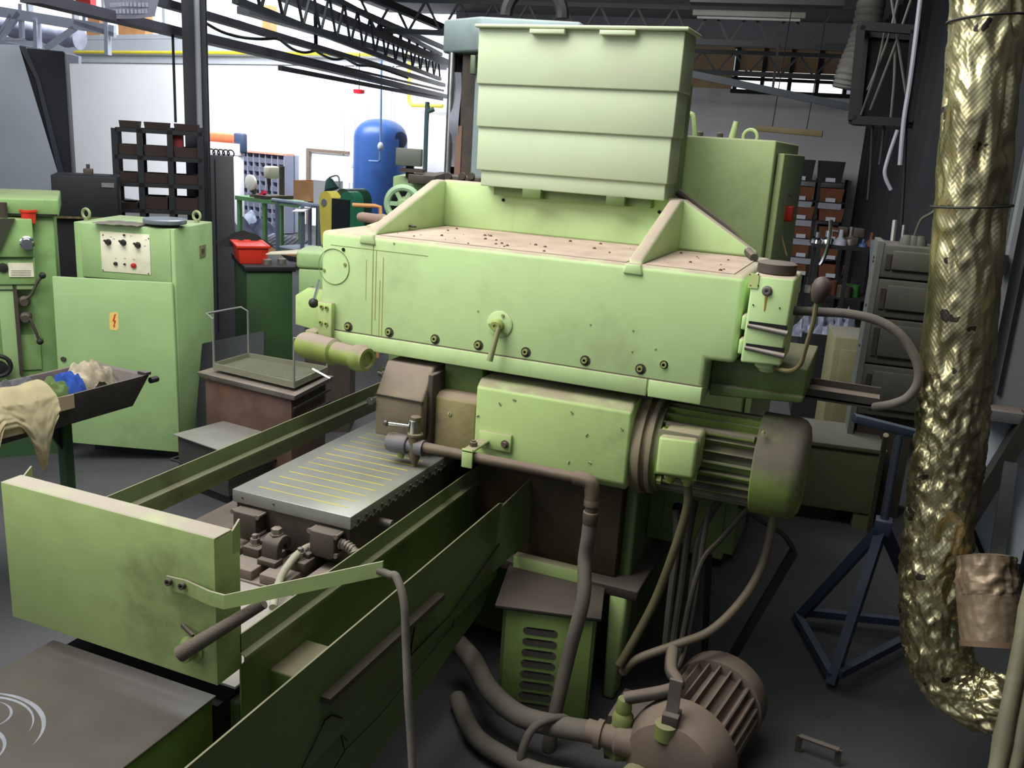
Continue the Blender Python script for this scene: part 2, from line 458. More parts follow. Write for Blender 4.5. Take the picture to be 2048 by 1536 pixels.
# lever with flange
x, z = W.p(1000, 648, YR)
B().lathe((x, YR+.002, z), (0, -1, 0), [(0, .044), (.006, .044), (.008, .04)], 28).done('lever_flange', paint, ram, bevel=.0)
B().lathe((x-.004, YR, z-.003), (0, -1, 0), [(0, .022), (.022, .021), (.024, .016), (.034, .015), (.034, .006), (.03, .005)], 16).done('lever_hub', plug_m, ram)
p0 = W.p3(998, 655, YR-.028); p1 = W.p3(979, 722, YR-.05)
B().cyl(p0, p1, .0075, .0105, 10).done('clamp_lever', mat('olive_grey_lever', (128, 132, 92), .5, var=.15), ram)
for a in (20, 140, 260):
    B().lathe((x+.033*math.sin(R(a)), YR-.007, z+.033*math.cos(R(a))), (0, -1, 0), [(0, .0055), (.004, .005)], 8).done('flange_screw', plug_m, ram)
# small screws on the ram face
for px, py in ((1266, 661), (1181, 649), (1311, 698), (788, 487), (956, 622), (1264, 703)):
    xs, zs = W.p(px, py, YR)
    B().lathe((xs, YR+.001, zs), (0, -1, 0), [(0, .004), (.003, .003)], 7).done('small_screw', plug_m, ram)
# left end mounting plates
x0, z0 = W.p(636, 603, YR-.02); x1, z1 = W.p(660, 690, YR-.02)
mp = B().box(x0, x1+.006, YR-.022, YR+.02, z1, z0).done('mounting_plate', paint_head, ram, bevel=.003)
for px, py in ((643, 614), (653, 616), (641, 645), (652, 648)):
    xs, zs = W.p(px, py, YR-.024)
    B().lathe((xs, YR-.02, zs), (0, -1, 0), [(0, .0075), (.007, .0075), (.007, .004), (.002, .0035)], 10).done('cap_screw', plug_m, ram)
xs, zs = W.p(620, 628, YR+.1)
B().prism([(-1.985, 1.19), (-1.82, 1.17), (-1.82, 1.33), (-1.93, 1.335), (-1.985, 1.30)], 'y', YR+.08, YR+.10).done('end_bracket', paint_head, ram, bevel=.003)
B().cyl(W.p3(640, 560, YR+.05), W.p3(629, 598, YR+.02), .006, n=8).done('feed_lever', chrome, ram)
B().sphere(W.p3(627, 606, YR+.02), .018).done('lever_ball', blackr, ram)
B().lathe((-1.82, 2.86, 1.485), (-1, 0, 0), [(0, .045), (.02, .06), (.04, .06), (.05, .05), (.05, .012), (.1, .01)], 20).done('hand_knob', castdark, ram)
# work lamp / torch shaped fitting below the left end
la = W.p3(612, 690, YR-.05); lb = W.p3(735, 720, YR-.10); d_ = (lb-la).normalized(); Lg = (lb-la).length
lamp = B().lathe(la, d_, [(-.03, .02), (-.018, .042), (0, .048), (Lg*.42, .046), (Lg*.47, .047), (Lg*.5, .038), (Lg*.8, .036), (Lg*.82, .046), (Lg*.92, .047), (Lg*.95, .042), (Lg, .040), (Lg, .03), (Lg*.97, .028)], 20)
tool_green = mat('dusty_green_fitting', (124, 138, 66), .45, var=.2, scale=6, dirt=(110, 96, 84), dirt_amt=.5, dirt_scale=5, dust=.95, dust_rgb=(138, 122, 112))
lamp.done('lamp_fitting', tool_green, ram)
B().box(la.x-.02, la.x+.03, la.y+.02, YR+.02, la.z-.01, la.z+.05).done('fitting_bracket', tool_green, ram, bevel=.006)
# maker's line drawing plate scratch
B().box(-1.78, -1.40, YR-.0008, YR, 1.512, 1.5135).done('plate_scratch', mat('scratch', (140, 150, 80), .8), ram)

oilm = mat('dried_oil_run', (150, 146, 66), .5, var=.2, scale=12)
for px, y0, y1, w_ in ((747, 488, 690, .0016), (753, 500, 640, .0012), (767, 515, 684, .0012), (733, 520, 600, .001), (760, 560, 690, .001)):
    x, z0 = W.p(px, y0, YR); _x, z1 = W.p(px-2, y1, YR)
    B().box(x-w_, x+w_, YR-.0007, YR+.002, z1, z0).done('oil_run', oilm, ram)
# telescopic cover over the column
X0, X1, YB = -1.448, -.735, 3.17
bel = B().box(X0+.06, X1-.05, YB+.02, YB+.17, 1.70, 2.27).done('bellows_cover', paint_dark, SG)
zz = [W.p(972, y, YB)[1] for y in (58, 162, 247, 334, 372)]
for k in range(4):
    o_ = .012*(3-k)*.8
    B().box(X0-o_*.4+(.012 if k == 3 else 0), X1+o_*.7, YB-o_, YB+.14+o_*.4, zz[k+1]-.012*(k < 3), zz[k]-(.004 if k else 0)).done('bellows_segment', paint_clean, bel, bevel=.004)
B().box(X0-.02, X1+.035, YB-.05, YB+.17, zz[0], zz[0]+.012).done('bellows_lid', paint_clean, bel, bevel=.004)
for a, b in ((1060, 1130), (1200, 1272)):
    xa, xb = W.p(a, 60, YB-.05)[0], W.p(b, 60, YB-.05)[0]
    B().box(xa, xb, YB-.056, YB-.02, zz[0]-.018, zz[0]-.003).done('lid_clip', paint_clean, bel, bevel=.002)
for a, b in ((1043, 1080), (1212, 1250)):
    xa, xb = W.p(a, 380, YB-.02)[0], W.p(b, 380, YB-.02)[0]
    B().box(xa, xb, YB-.012, YB+.03, zz[4]-.03, zz[4]+.004).done('lower_clip', paint_dark, bel, bevel=.002)
# column behind
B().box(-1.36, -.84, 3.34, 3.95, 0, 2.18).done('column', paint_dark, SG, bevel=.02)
B().box(-.445, -.16, 2.80, 3.2, 1.205, 1.292).prism([(-.44, 1.17), (-.16, 1.19), (-.16, 1.21), (-.44, 1.21)], 'y', 2.78, 3.2).done('rear_slide', paint_dark, SG, bevel=.006)

# control box at the right end
cb = B().prism([(-.344, 1.312), (-.228, 1.318), (-.222, 1.572), (-.342, 1.572)], 'y', 2.672, 2.88).done('control_box', paint, SG, bevel=.007)
for z0 in (1.352, 1.418):
    B().box(-.334, -.226, 2.668, 2.69, z0, z0+.020).done('slot', darkhole, cb)
    B().cyl((-.336, 2.672, z0+.007), (-.222, 2.665, z0-.002), .007, .009, 10).done('guide_rod', steel_dull, cb)
for z0, z1 in ((1.335, 1.38), (1.408, 1.45)): B().box(-.356, -.343, 2.68, 2.76, z0, z1).done('side_lug', paint, cb, bevel=.004)
x, z = W.p(1534, 582, 2.67)
B().lathe((x, 2.674, z), (0, -1, 0), [(0, .015), (.004, .015), (.005, .011), (.012, .010), (.012, .005), (.006, .003)], 14).done('grease_nipple', steel_dull, cb)
B().prism([(x-.004, z-.012), (x+.003, z-.012), (x+.001, z-.055), (x-.002, z-.058)], 'y', 2.6705, 2.673).done('oil_run', mat('amber_oil', (150, 120, 30), .3), cb)
x, z = W.p(1508, 561, 2.67)
B().box(x-.015, x+.013, 2.6695, 2.673, z-.022, z+.019).done('name_plate', mat('painted_plate', (178, 192, 122), .5), cb)
for px, py in ((1500, 549), (1517, 549), (1501, 571), (1516, 571), (1506, 610), (1559, 616), (1504, 644), (1556, 653)):
    xs, zs = W.p(px, py, 2.67)
    B().lathe((xs, 2.674, zs), (0, -1, 0), [(0, .0025), (.005, .002)], 6).done('rivet', darkhole, cb)
c_ = W.p3(1549, 545, 2.74)
B().lathe((-.285, 2.76, 1.572), (0, 0, 1), [(0, .052), (.004, .056), (.03, .056), (.034, .05)], 30).done('cap_knob', castdark, cb)
B().lathe((-.275, 2.75, 1.315), (0, 0, -1), [(0, .038), (.02, .036), (.028, .026), (.035, .02)], 18).done('lower_boss', paint, cb)
# crank lever
k0 = W.p3(1640, 580, 2.58)
lv = [Vector((-.25, 2.72, 1.30)), W.p3(1578, 742, 2.64), W.p3(1600, 730, 2.60), W.p3(1610, 700, 2.59), W.p3(1625, 650, 2.58), W.p3(1633, 605, 2.58)]
cl = B().tube(lv, .0065, 8).done('crank_lever', mat('brass_grey_rod', (128, 116, 84), .4, metal=.5), SG)
d_ = (k0-lv[-1]).normalized()
B().lathe(W.p3(1634, 606, 2.58), d_, [(0, .01), (.004, .016), (.03, .025), (.046, .026), (.06, .022), (.07, .012), (.073, .003)], 18).done('lever_knob', mat('brown_knob', (74, 62, 56), .55, var=.1), cl)
# loop hose and drip tray at the right
hp = [(-.24, 2.80, 1.462)]+[W.p3(a, b, 2.8) for a, b in ((1640, 624), (1700, 628), (1760, 643), (1805, 675), (1834, 725), (1836, 765), (1815, 795), (1785, 808))]+[W.p3(1750, 814, 2.86)]
B().tube(hp, .0135, 12).done('loop_hose', hose_m, SG)
def slab(pxs, y0, y1, t, M_, name, mt, par):
    pass
tx0, tz0 = W.p(1440, 765, 2.92); tx1, tz1 = W.p(1757, 817, 2.92)
B().box(-.44, tx1, 2.92, 3.08, tz1+.002, tz1+.008).box(-.44, tx1, 2.92, 2.926, tz1-.004, tz1+.03).box(-.44, tx1, 3.074, 3.08, tz1-.004, tz1+.03).done('drip_tray', mat('dark_tray', (58, 54, 48), .6, var=.2, dust=.6), SG)
# spindle head
HY = 2.68
ax_y, ax_z = 2.86, .958
sec = [(HY, .86), (HY+.03, .832), (3.08, .832), (3.08, 1.125), (HY+.03, 1.125), (HY, 1.10)]
sec2 = [(HY+.004, .86), (HY+.03, .832), (3.08, .832), (3.08, 1.055), (HY+.03, 1.055), (HY+.004, 1.04)]
head = B().prism(sec, 'x', -1.19, -.655).done('spindle_head', paint_head, SG, bevel=.008)
B().prism(sec2, 'x', -1.345, -1.188).done('head_nose', mat('dusty_head', (138, 128, 84), .75, var=.25, scale=4, dirt=(104, 90, 78), dirt_amt=.8, dirt_scale=4, dust=.9, bump=.3), head, bevel=.008)
B().box(-1.345, -1.20, 2.75, 3.05, 1.05, 1.17).done('neck_block', paint_dark, head, bevel=.004)
B().box(-1.3, -.62, 2.80, 3.10, 1.11, 1.165).done('swivel_plate', castdark, head)
slm = mat('slot_dark', (60, 64, 36), .8)
for px, py in ((956, 832), (1144, 825), (1174, 870), (1244, 858), (1029, 800), (1138, 925), (899, 828), (1180, 926), (1000, 808)):
    xs, zs = W.p(px, py, HY)
    B().lathe((xs, HY+.002, zs), (0, -1, 0), [(0, .0065), (.003, .006)], 10).done('slotted_screw', paint_head, head)
    a = random.uniform(0, 3.1)
    B().bar((xs-.006*math.cos(a), HY-.0015, zs-.006*math.sin(a)), (xs+.006*math.cos(a), HY-.0015, zs+.006*math.sin(a)), .002, .0018).done('screw_slot', slm, head)
# flange between head and motor
B().lathe((-.655, ax_y, ax_z), (1, 0, 0), [(0, .165), (.02, .172), (.034, .172), (.036, .155), (.05, .155), (.052, .168), (.066, .166), (.07, .14)], 40).done('spindle_flange', mat('dusty_flange', (128, 116, 92), .7, var=.2, dirt=(110, 130, 60), dirt_amt=.6, dirt_scale=4, dust=.8), SG)
# motor
mo_m = mat('motor_green', (120, 142, 66), .5, var=.2, scale=4, dirt=(76, 66, 54), dirt_amt=.7, dirt_scale=4, dust=.95, dust_rgb=(92, 83, 76), dust_lo=-.25, dust_hi=.35)
mot = B().cyl((-.59, ax_y, ax_z), (-.26, ax_y, ax_z), .122, n=32).done('spindle_motor', mo_m, SG)
fin = None
for k in range(26):
    a = R(90+360*k/26)
    ca, sa = math.cos(a), math.sin(a)
    # fin as a thin radial slab
    r0, r1, t = .115, .148, .004
    n_ = Vector((0, -sa, ca)); t_ = Vector((0, ca, sa))
    def P(r_, s__, x): return Vector((x, ax_y, ax_z))+t_*r_+n_*s__
    B().hexa([P(r0, -t, -.575), P(r1, -t*.6, -.575), P(r1, t*.6, -.575), P(r0, t, -.575)],
             [P(r0, -t, -.275), P(r1, -t*.6, -.275), P(r1, t*.6, -.275), P(r0, t, -.275)]).done('cooling_fin', mo_m, mot)
B().lathe((-.275, ax_y, ax_z), (1, 0, 0), [(0, .157), (.004, .163), (.11, .163), (.132, .155), (.146, .138), (.152, .11), (.152, .02)], 40).done('fan_cowl', mo_m, mot)
B().lathe((-.60, ax_y, ax_z), (1, 0, 0), [(0, .15), (.03, .152), (.032, .125)], 32).done('end_shield', mo_m, mot)
for a in (35, 145, 215, 325):
    B().lathe((-.615, ax_y+.14*math.cos(R(a)), ax_z+.14*math.sin(R(a))), (1, 0, 0), [(0, .011), (.05, .011), (.05, .017), (.064, .017), (.064, .006), (.09, .006)], 6).done('tie_bolt', plug_m, mot)
for px, py in ((1525, 868), (1508, 987)):
    q = W.p3(px, py, ax_y-.14)
    B().lathe(q, (0, -1, 0), [(-.02, .006), (.006, .005)], 8).done('cowl_screw', plug_m, mot)
B().cyl((-.555, ax_y-.115, ax_z+.105), (-.28, ax_y-.115, ax_z+.105), .012, n=10).done('cooling_fin', mo_m, mot)
tb = B().prism([(-.548, .985), (-.428, .995), (-.418, 1.065), (-.43, 1.085), (-.545, 1.075)], 'y', 2.595, 2.74)
tb = B().prism([(-.545, .945), (-.428, .950), (-.428, 1.075), (-.545, 1.068)], 'y', 2.60, 2.75).done('terminal_box', paint_head, mot, bevel=.012, seg=3)
B().box(-.552, -.421, 2.622, 2.63, .938, 1.082).done('terminal_box_rim', mo_m, mot, bevel=.003)
gl = []
for px in (1340, 1375):
    q = W.p3(px, 962, 2.66)
    B().lathe((q.x, 2.66, .95), (0, 0, -1), [(0, .016), (.012, .016), (.014, .02), (.03, .02), (.032, .014), (.045, .012)], 10).done('cable_gland', tool_green, mot)
    gl.append(Vector((q.x, 2.66, .905)))
# motor cable hanging down to the base
cp = [gl[1], W.p3(1375, 1010, 2.66), W.p3(1352, 1090, 2.66), W.p3(1310, 1200, 2.66), W.p3(1262, 1290, 2.62), W.p3(1238, 1330, 2.60)]
B().tube(cp, .014, 10).done('motor_cable', mat('olive_cable', (84, 80, 52), .6, var=.2, dirt=(60, 52, 40), dirt_amt=.5), SG)
# wheel guard
GX0, GX1 = -1.545, -1.362
gpoly = [(2.625, .885), (2.625, 1.03), (2.70, 1.135), (2.98, 1.135), (3.07, 1.03), (3.07, .885)]
gm = mat('guard_grime', (116, 104, 84), .7, var=.25, scale=5, dirt=(120, 134, 74), dirt_amt=.55, dirt_scale=5, dust=.8, dust_rgb=(130, 116, 108), bump=.35)
gd = B().prism(gpoly, 'x', GX0, GX1).done('wheel_guard', gm, SG, bevel=.008)
B().box(GX0-.004, GX1+.002, 2.620, 2.632, 1.026, 1.031).done('guard_seam', mat('grime_line', (40, 36, 30), .9), gd)
B().box(GX1, GX1+.02, 2.66, 3.05, .87, 1.12).done('guard_backplate', castdark, gd, bevel=.004)
B().lathe((GX0-.005, 2.63, 1.005), (-.4, -1, 0), [(-.02, .008), (.01, .008), (.012, .013), (.024, .013), (.024, .006), (.018, .005)], 12).done('guard_knob', steel, gd)
B().cyl((GX0-.05, 2.75, 1.075), (GX0+.02, 2.72, 1.075), .012, n=12).cyl((GX0-.05, 2.75, 1.075), (GX0-.028, 2.742, 1.075), .018, n=12).done('spindle_pin', chrome, gd)
B().cyl((-1.52, ax_y, ax_z), (-1.39, ax_y, ax_z), .136, n=40).done('grinding_wheel', mat('grinding_wheel', (150, 142, 132), .95, var=.1, bump=.4, bump_scale=200), SG)
# coolant pipe, valve and nozzle
PY = 2.565
pipe_m = mat('dirty_pipe', (96, 84, 68), .55, metal=.3, var=.25, scale=6, dirt=(120, 126, 60), dirt_amt=.45, dirt_scale=6, dust=.75, dust_rgb=(112, 98, 86))
pz = W.p(1000, 925, PY)[1]
xe = W.p(1185, 962, PY)[0]
pts = [(W.p(845, 890, PY)[0], PY, pz), (xe-.05, PY, pz)]
pipe = B().cyl(pts[0], pts[1], .0175, n=16).done('coolant_pipe', pipe_m, SG)
B().tube([(xe-.06, PY, pz), (xe-.03, PY, pz), (xe-.006, PY, pz-.008), (xe+.002, PY, pz-.035), (xe+.004, PY, pz-.06)], .024, 14, sub=4).done('pipe_elbow', pipe_m, pipe)
ex = xe+.004
B().lathe((ex, PY, pz-.05), (0, 0, -1), [(0, .02), (.014, .026), (.03, .026), (.034, .02), (.05, .02), (.052, .025), (.062, .026), (.09, .024), (.098, .02)], 12).done('union_nut', pipe_m, pipe)
hz = [(ex, PY, pz-.12), (ex-.002, PY, pz-.19), (ex-.006, PY, pz-.27), W.p3(1166, 1200, 2.52), W.p3(1140, 1300, 2.50), W.p3(1112, 1420, 2.47), W.p3(1096, 1500, 2.44)]
B().tube(hz, .0225, 14).done('down_hose', hose_m, pipe)
# bracket
bx = W.p(940, 905, PY)[0]
B().box(bx-.016, bx+.022, PY-.03, PY-.022, pz-.03, pz+.034).box(bx-.016, bx+.022, PY-.03, HY, pz+.022, pz+.03).box(bx-.016, bx+.1, HY-.012, HY+.006, pz+.0, pz+.06).done('pipe_bracket', paint_head, pipe, bevel=.002)
B().lathe((bx+.08, HY-.012, pz+.028), (0, -1, 0), [(0, .014), (.004, .014), (.004, .009), (.014, .009), (.014, .004)], 12).done('bracket_screw', pipe_m, pipe)
B().lathe((bx+.002, PY+.02, pz+.03), (0, 0, 1), [(0, .013), (.014, .013), (.016, .008), (.02, .008)], 6).done('bracket_bolt', pipe_m, pipe)
# valve
vx = W.p(830, 885, PY)[0]
bluegrey = mat('blue_grey_nozzle', (92, 92, 96), .6, var=.2, scale=6, dirt=(84, 72, 62), dirt_amt=.6, dirt_scale=5, dust=.5)
B().lathe((vx+.035, PY, pz-.004), (-1, 0, 0), [(0, .028), (.03, .028), (.032, .02), (.06, .022), (.062, .03), (.07, .034), (.12, .034), (.135, .03), (.135, .02)], 18).done('nozzle', bluegrey, pipe)
B().lathe((vx, PY, pz-.07), (0, 0, 1), [(0, .006), (.02, .016), (.035, .02), (.1, .022), (.105, .027), (.112, .027), (.115, .018), (.17, .018), (.172, .015)], 16).done('valve_body', pipe_m, pipe)
tip = W.p3(821, 852, PY)
B().lathe((vx-.004, PY-.002, pz+.03), (0, 0, 1), [(0, .019), (.058, .019), (.06, .016)], 18).done('valve_cap', chrome, pipe)
h0 = Vector((vx-.012, PY, pz+.065)); h1 = W.p3(772, 846, PY-.02)
B().cyl(h0, h1, .0045, .0065, 10).done('valve_handle', chrome, pipe)
B().sphere(h1, .012).done('valve_ball', mat('grey_ball', (84, 82, 80), .35, metal=.4), pipe)
B().lathe((vx-.045, PY-.0, pz-.055), (-.3, -.2, 1), [(0, .004), (.012, .013), (.03, .016), (.05, .02)], 12).done('nozzle_tip', tool_green, pipe)

# base of the machine: column skirts, leg, side box
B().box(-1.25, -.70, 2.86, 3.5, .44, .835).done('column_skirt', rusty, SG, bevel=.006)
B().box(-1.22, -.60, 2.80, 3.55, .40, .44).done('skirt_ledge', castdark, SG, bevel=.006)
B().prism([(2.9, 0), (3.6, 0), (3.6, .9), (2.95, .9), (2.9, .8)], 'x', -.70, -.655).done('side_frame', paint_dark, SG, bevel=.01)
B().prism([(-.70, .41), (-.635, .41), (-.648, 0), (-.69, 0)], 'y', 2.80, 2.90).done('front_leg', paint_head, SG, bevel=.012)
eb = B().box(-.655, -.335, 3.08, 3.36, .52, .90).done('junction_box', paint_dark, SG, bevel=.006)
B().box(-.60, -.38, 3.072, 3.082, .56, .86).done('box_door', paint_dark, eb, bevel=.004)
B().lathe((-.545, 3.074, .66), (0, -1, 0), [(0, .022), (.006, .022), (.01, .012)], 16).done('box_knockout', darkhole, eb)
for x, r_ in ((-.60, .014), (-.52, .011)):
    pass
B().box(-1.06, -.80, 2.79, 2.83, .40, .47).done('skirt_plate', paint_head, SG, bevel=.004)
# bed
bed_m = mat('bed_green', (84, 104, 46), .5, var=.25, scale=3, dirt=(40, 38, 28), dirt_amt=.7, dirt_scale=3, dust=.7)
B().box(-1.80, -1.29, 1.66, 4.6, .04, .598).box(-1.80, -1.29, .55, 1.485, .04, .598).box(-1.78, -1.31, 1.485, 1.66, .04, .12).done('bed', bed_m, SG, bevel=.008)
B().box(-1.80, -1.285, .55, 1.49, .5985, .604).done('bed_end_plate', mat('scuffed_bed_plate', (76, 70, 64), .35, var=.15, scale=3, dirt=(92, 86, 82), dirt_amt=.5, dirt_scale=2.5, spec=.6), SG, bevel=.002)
B().box(-1.80, -1.288, 1.495, 1.655, .04, .57).done('bed_gap_shade', darkhole, SG)  # black block standing in for the shade below the end panel
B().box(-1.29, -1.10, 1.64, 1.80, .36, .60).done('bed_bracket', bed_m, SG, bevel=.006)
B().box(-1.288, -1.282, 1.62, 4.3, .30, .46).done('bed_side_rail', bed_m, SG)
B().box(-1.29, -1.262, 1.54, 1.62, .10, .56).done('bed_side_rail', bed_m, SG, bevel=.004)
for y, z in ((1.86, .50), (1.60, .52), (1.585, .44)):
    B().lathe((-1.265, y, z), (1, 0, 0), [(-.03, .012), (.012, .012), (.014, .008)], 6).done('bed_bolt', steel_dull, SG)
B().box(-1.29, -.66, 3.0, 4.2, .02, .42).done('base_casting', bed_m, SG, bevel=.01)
scratch_glare = mat('pale_scratch_glare', (124, 126, 132), .5, var=.2, scale=20)  # pale arcs: scratches with the plate's glare painted into their colour
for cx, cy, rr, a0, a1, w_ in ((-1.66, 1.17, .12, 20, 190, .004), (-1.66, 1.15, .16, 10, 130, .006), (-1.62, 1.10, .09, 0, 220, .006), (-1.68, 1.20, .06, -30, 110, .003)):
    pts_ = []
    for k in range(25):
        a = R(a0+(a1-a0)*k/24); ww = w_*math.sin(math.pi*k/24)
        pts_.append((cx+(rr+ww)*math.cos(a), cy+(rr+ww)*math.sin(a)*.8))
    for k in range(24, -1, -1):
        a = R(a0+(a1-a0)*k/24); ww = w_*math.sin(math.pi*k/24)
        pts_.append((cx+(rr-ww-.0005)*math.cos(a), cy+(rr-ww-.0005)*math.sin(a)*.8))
    B().prism(pts_, 'z', .6040, .6044).done('plate_glare_arc', scratch_glare, SG)
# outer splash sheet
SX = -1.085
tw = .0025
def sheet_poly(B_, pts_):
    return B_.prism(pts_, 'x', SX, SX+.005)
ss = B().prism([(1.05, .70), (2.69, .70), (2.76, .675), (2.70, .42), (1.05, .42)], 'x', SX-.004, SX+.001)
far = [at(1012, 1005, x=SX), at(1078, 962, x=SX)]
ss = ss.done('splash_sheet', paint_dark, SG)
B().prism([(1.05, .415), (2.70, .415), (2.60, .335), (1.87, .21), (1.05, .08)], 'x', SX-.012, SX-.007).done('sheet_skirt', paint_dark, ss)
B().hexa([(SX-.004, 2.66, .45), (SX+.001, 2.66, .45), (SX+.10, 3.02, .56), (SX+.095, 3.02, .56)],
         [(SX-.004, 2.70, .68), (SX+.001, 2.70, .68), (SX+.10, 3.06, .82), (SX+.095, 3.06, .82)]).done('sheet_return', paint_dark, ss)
q0, q1 = at(640, 1398, x=SX), at(873, 1188, x=SX)
B().bar((SX+.014, q0.y, q0.z), (SX+.014, q1.y, q1.z), .03, .016).done('angle_strip', mat('grimy_strip', (66, 60, 46), .8, var=.2), ss)
for pl in (((604, 1536), (650, 1440), (664, 1430), (684, 1436)), ((817, 1312), (832, 1235), (820, 1312), (900, 1230), (1000, 1085))):
    B().tube([(SX+.006,)+tuple(at(a, b, x=SX+.006))[1:] for a, b in pl], .0022, 6, sub=1).done('sheet_crack', darkhole, ss)
for pl in (((664, 1545), (690, 1500), (760, 1430), (906, 1250)), ((690, 1505), (682, 1470), (694, 1480)), ((905, 1255), (908, 1240))):
    B().tube([(SX+.004,)+tuple(at(a, b, x=SX+.004))[1:] for a, b in pl], .0016, 6, sub=1).done('sheet_crack', darkhole, ss)

# ------------------------------------------------------------------ the grinding table (slides on the bed)
GT = thing('grinding_table', 'sliding grinder table with worn green end panel and long splash guards', 'machine table', (-1.56, 2.4, .60))
PX0, PX1, PYf, PZ0, PZ1 = -1.888, -1.246, 1.45, .665, 1.028
ep = B().box(PX0, PX1, PYf, PYf+.004, PZ0, PZ1).box(PX0, PX1, PYf+.004, PYf+.058, PZ1-.004, PZ1).box(PX1-.004, PX1, PYf+.004, PYf+.085, PZ0, PZ1-.004).box(PX0, PX0+.004, PYf+.004, PYf+.085, PZ0, PZ1-.004)
ep.done('end_panel', paint_table, GT, bevel=.0015)
for xx in (PX1-.004, PX0):
    B().prism([(PYf+.06, PZ1-.06), (PYf+.086, PZ1-.06), (PYf+.086, PZ1+.014), (PYf+.06, PZ1-.006)], 'x', xx-.0005, xx+.0045).done('panel_ear', paint_table, GT)
def guard(name, x, y0, y1, z1, side, zb):
    # pressed sheet: top lip, upper flange, crease, lower flange
    s_ = side
    prof = [(x, zb), (x, z1-.085), (x+.014*s_, z1-.067), (x+.014*s_, z1-.055), (x, z1-.048), (x, z1)]
    th = .004*s_
    poly = prof+[(a+th, b) for a, b in prof[::-1]]
    return B().prism(poly, 'y', y0, y1).done(name, paint_guard, GT)
guard('rear_splash_guard', -1.868, 1.54, 4.35, .89, 1, .775)
guard('front_splash_guard', -1.250, 1.53, 4.35, .753, 1, .50)
# table slab with T-slots
tt = mat('greasy_table_iron', (116, 102, 92), .6, metal=.3, var=.2, scale=7, dirt=(80, 68, 58), dirt_amt=.5, dirt_scale=6, dust=.6, dust_rgb=(126, 117, 108))
tz = .655
xs_ = [-1.74, -1.665, -1.60, -1.50, -1.435, -1.33]
B().box(-1.76, -1.31, 1.945, 4.2, .60, tz-.03).done('table_slab', tt, GT, bevel=.003)
for a, b in ((-1.76, -1.668), (-1.640, -1.545), (-1.517, -1.42), (-1.392, -1.31)):
    B().box(a, b, 1.95, 4.2, tz-.03, tz).done('table_rail', tt, GT, bevel=.003)
B().box(-1.855, -1.255, 1.52, 4.3, .612, .618).done('trough_pan', mat('dust_grey_pan', (150, 144, 136), .5, var=.15, scale=5, dirt=(110, 96, 84), dirt_amt=.5), GT)
B().prism([(-1.855, .70), (-1.76, .64), (-1.76, .63), (-1.855, .63)], 'y', 1.56, 4.3).done('dust_bank', tt, GT)
# strap arm on the end panel
q = [at(334, 1165, y=PYf-.006), at(372, 1174, y=PYf-.006), at(420, 1196, y=PYf-.012)]
arm_end = at(766, 1137, y=1.50)
arm_pts = [q[0], q[1], q[2], Vector((q[2].x+.04, PYf-.012, q[2].z+.001)), arm_end]
ab = B()
for i in range(len(arm_pts)-1):
    a, b = arm_pts[i], arm_pts[i+1]
    h_ = .017
    u_ = Vector((0, 0, 1))
    n_ = Vector((0, 1, 0))*.0025
    ab.hexa([a-u_*h_-n_, b-u_*h_-n_, b-u_*h_+n_, a-u_*h_+n_], [a+u_*h_-n_, b+u_*h_-n_, b+u_*h_+n_, a+u_*h_+n_])
ab.done('hose_arm', paint_table, GT)
for px, py in ((339, 1163), (366, 1171)):
    p_ = at(px, py, y=PYf-.01)
    B().lathe(p_, (0, -1, 0), [(-.004, .008), (.008, .008), (.008, .004), (.003, .0035)], 12).done('arm_screw', castdark, GT)
# handle on the end panel: boss, ring and knurled grip
bo = at(384, 1298, y=PYf)
B().lathe((bo.x, PYf, bo.z), (0, -1, 0), [(0, .032), (.004, .032), (.006, .022), (.03, .020), (.034, .014)], 20).done('handle_boss', paint_table, GT)
g0, g1 = at(360, 1308, y=PYf-.055), at(528, 1206, y=PYf+.02)
B().cyl(g0, g1, .0185, .0125, 16).done('grip_handle', mat('knurled_grip', (92, 82, 70), .75, var=.15, bump=.5, bump_scale=260), GT)
l0, l1 = at(364, 1250, y=PYf-.002), at(386, 1272, y=PYf-.02)
B().bar(l0, l1, .006, .008).done('latch_pin', castdark, GT)

# ------------------------------------------------------------------ magnetic chuck
chuck_top = mat('ground_steel_top', (142, 142, 134), .35, metal=.45, var=.10, scale=5, dirt=(140, 142, 104), dirt_amt=.55, dirt_scale=3.5)
MC = thing('magnetic_chuck', 'flat steel magnetic chuck with yellow lines clamped on the grinder table', 'chuck', (-1.52, 2.55, tz))
CX0, CX1, CY0, CY1, CZ = -1.730, -1.308, 2.10, 3.55, .82
B().box(CX0, CX1, CY0, CY1, CZ-.04, CZ).done('chuck_top_plate', chuck_top, MC, bevel=.0015)
B().box(CX0+.006, CX1-.01, CY0+.012, CY1-.01, tz, CZ-.042).done('chuck_body', castdark, MC, bevel=.003)
yel = mat('yellow_inlay', (190, 172, 40), .5, var=.15, scale=14)
for i in range(17):
    y = CY0+.055+i*.052
    B().box(CX0+.055, CX1-.045, y, y+.0035, CZ-.001, CZ+.0006).done('yellow_line', yel, MC)
for i in range(18):
    y = CY0+.03+i*.045
    B().torus((CX1+.001, y, CZ-.026), (1, 0, 0), .013, .004, 8, 5, 20, 220).done('edge_scallop', castdark, MC)
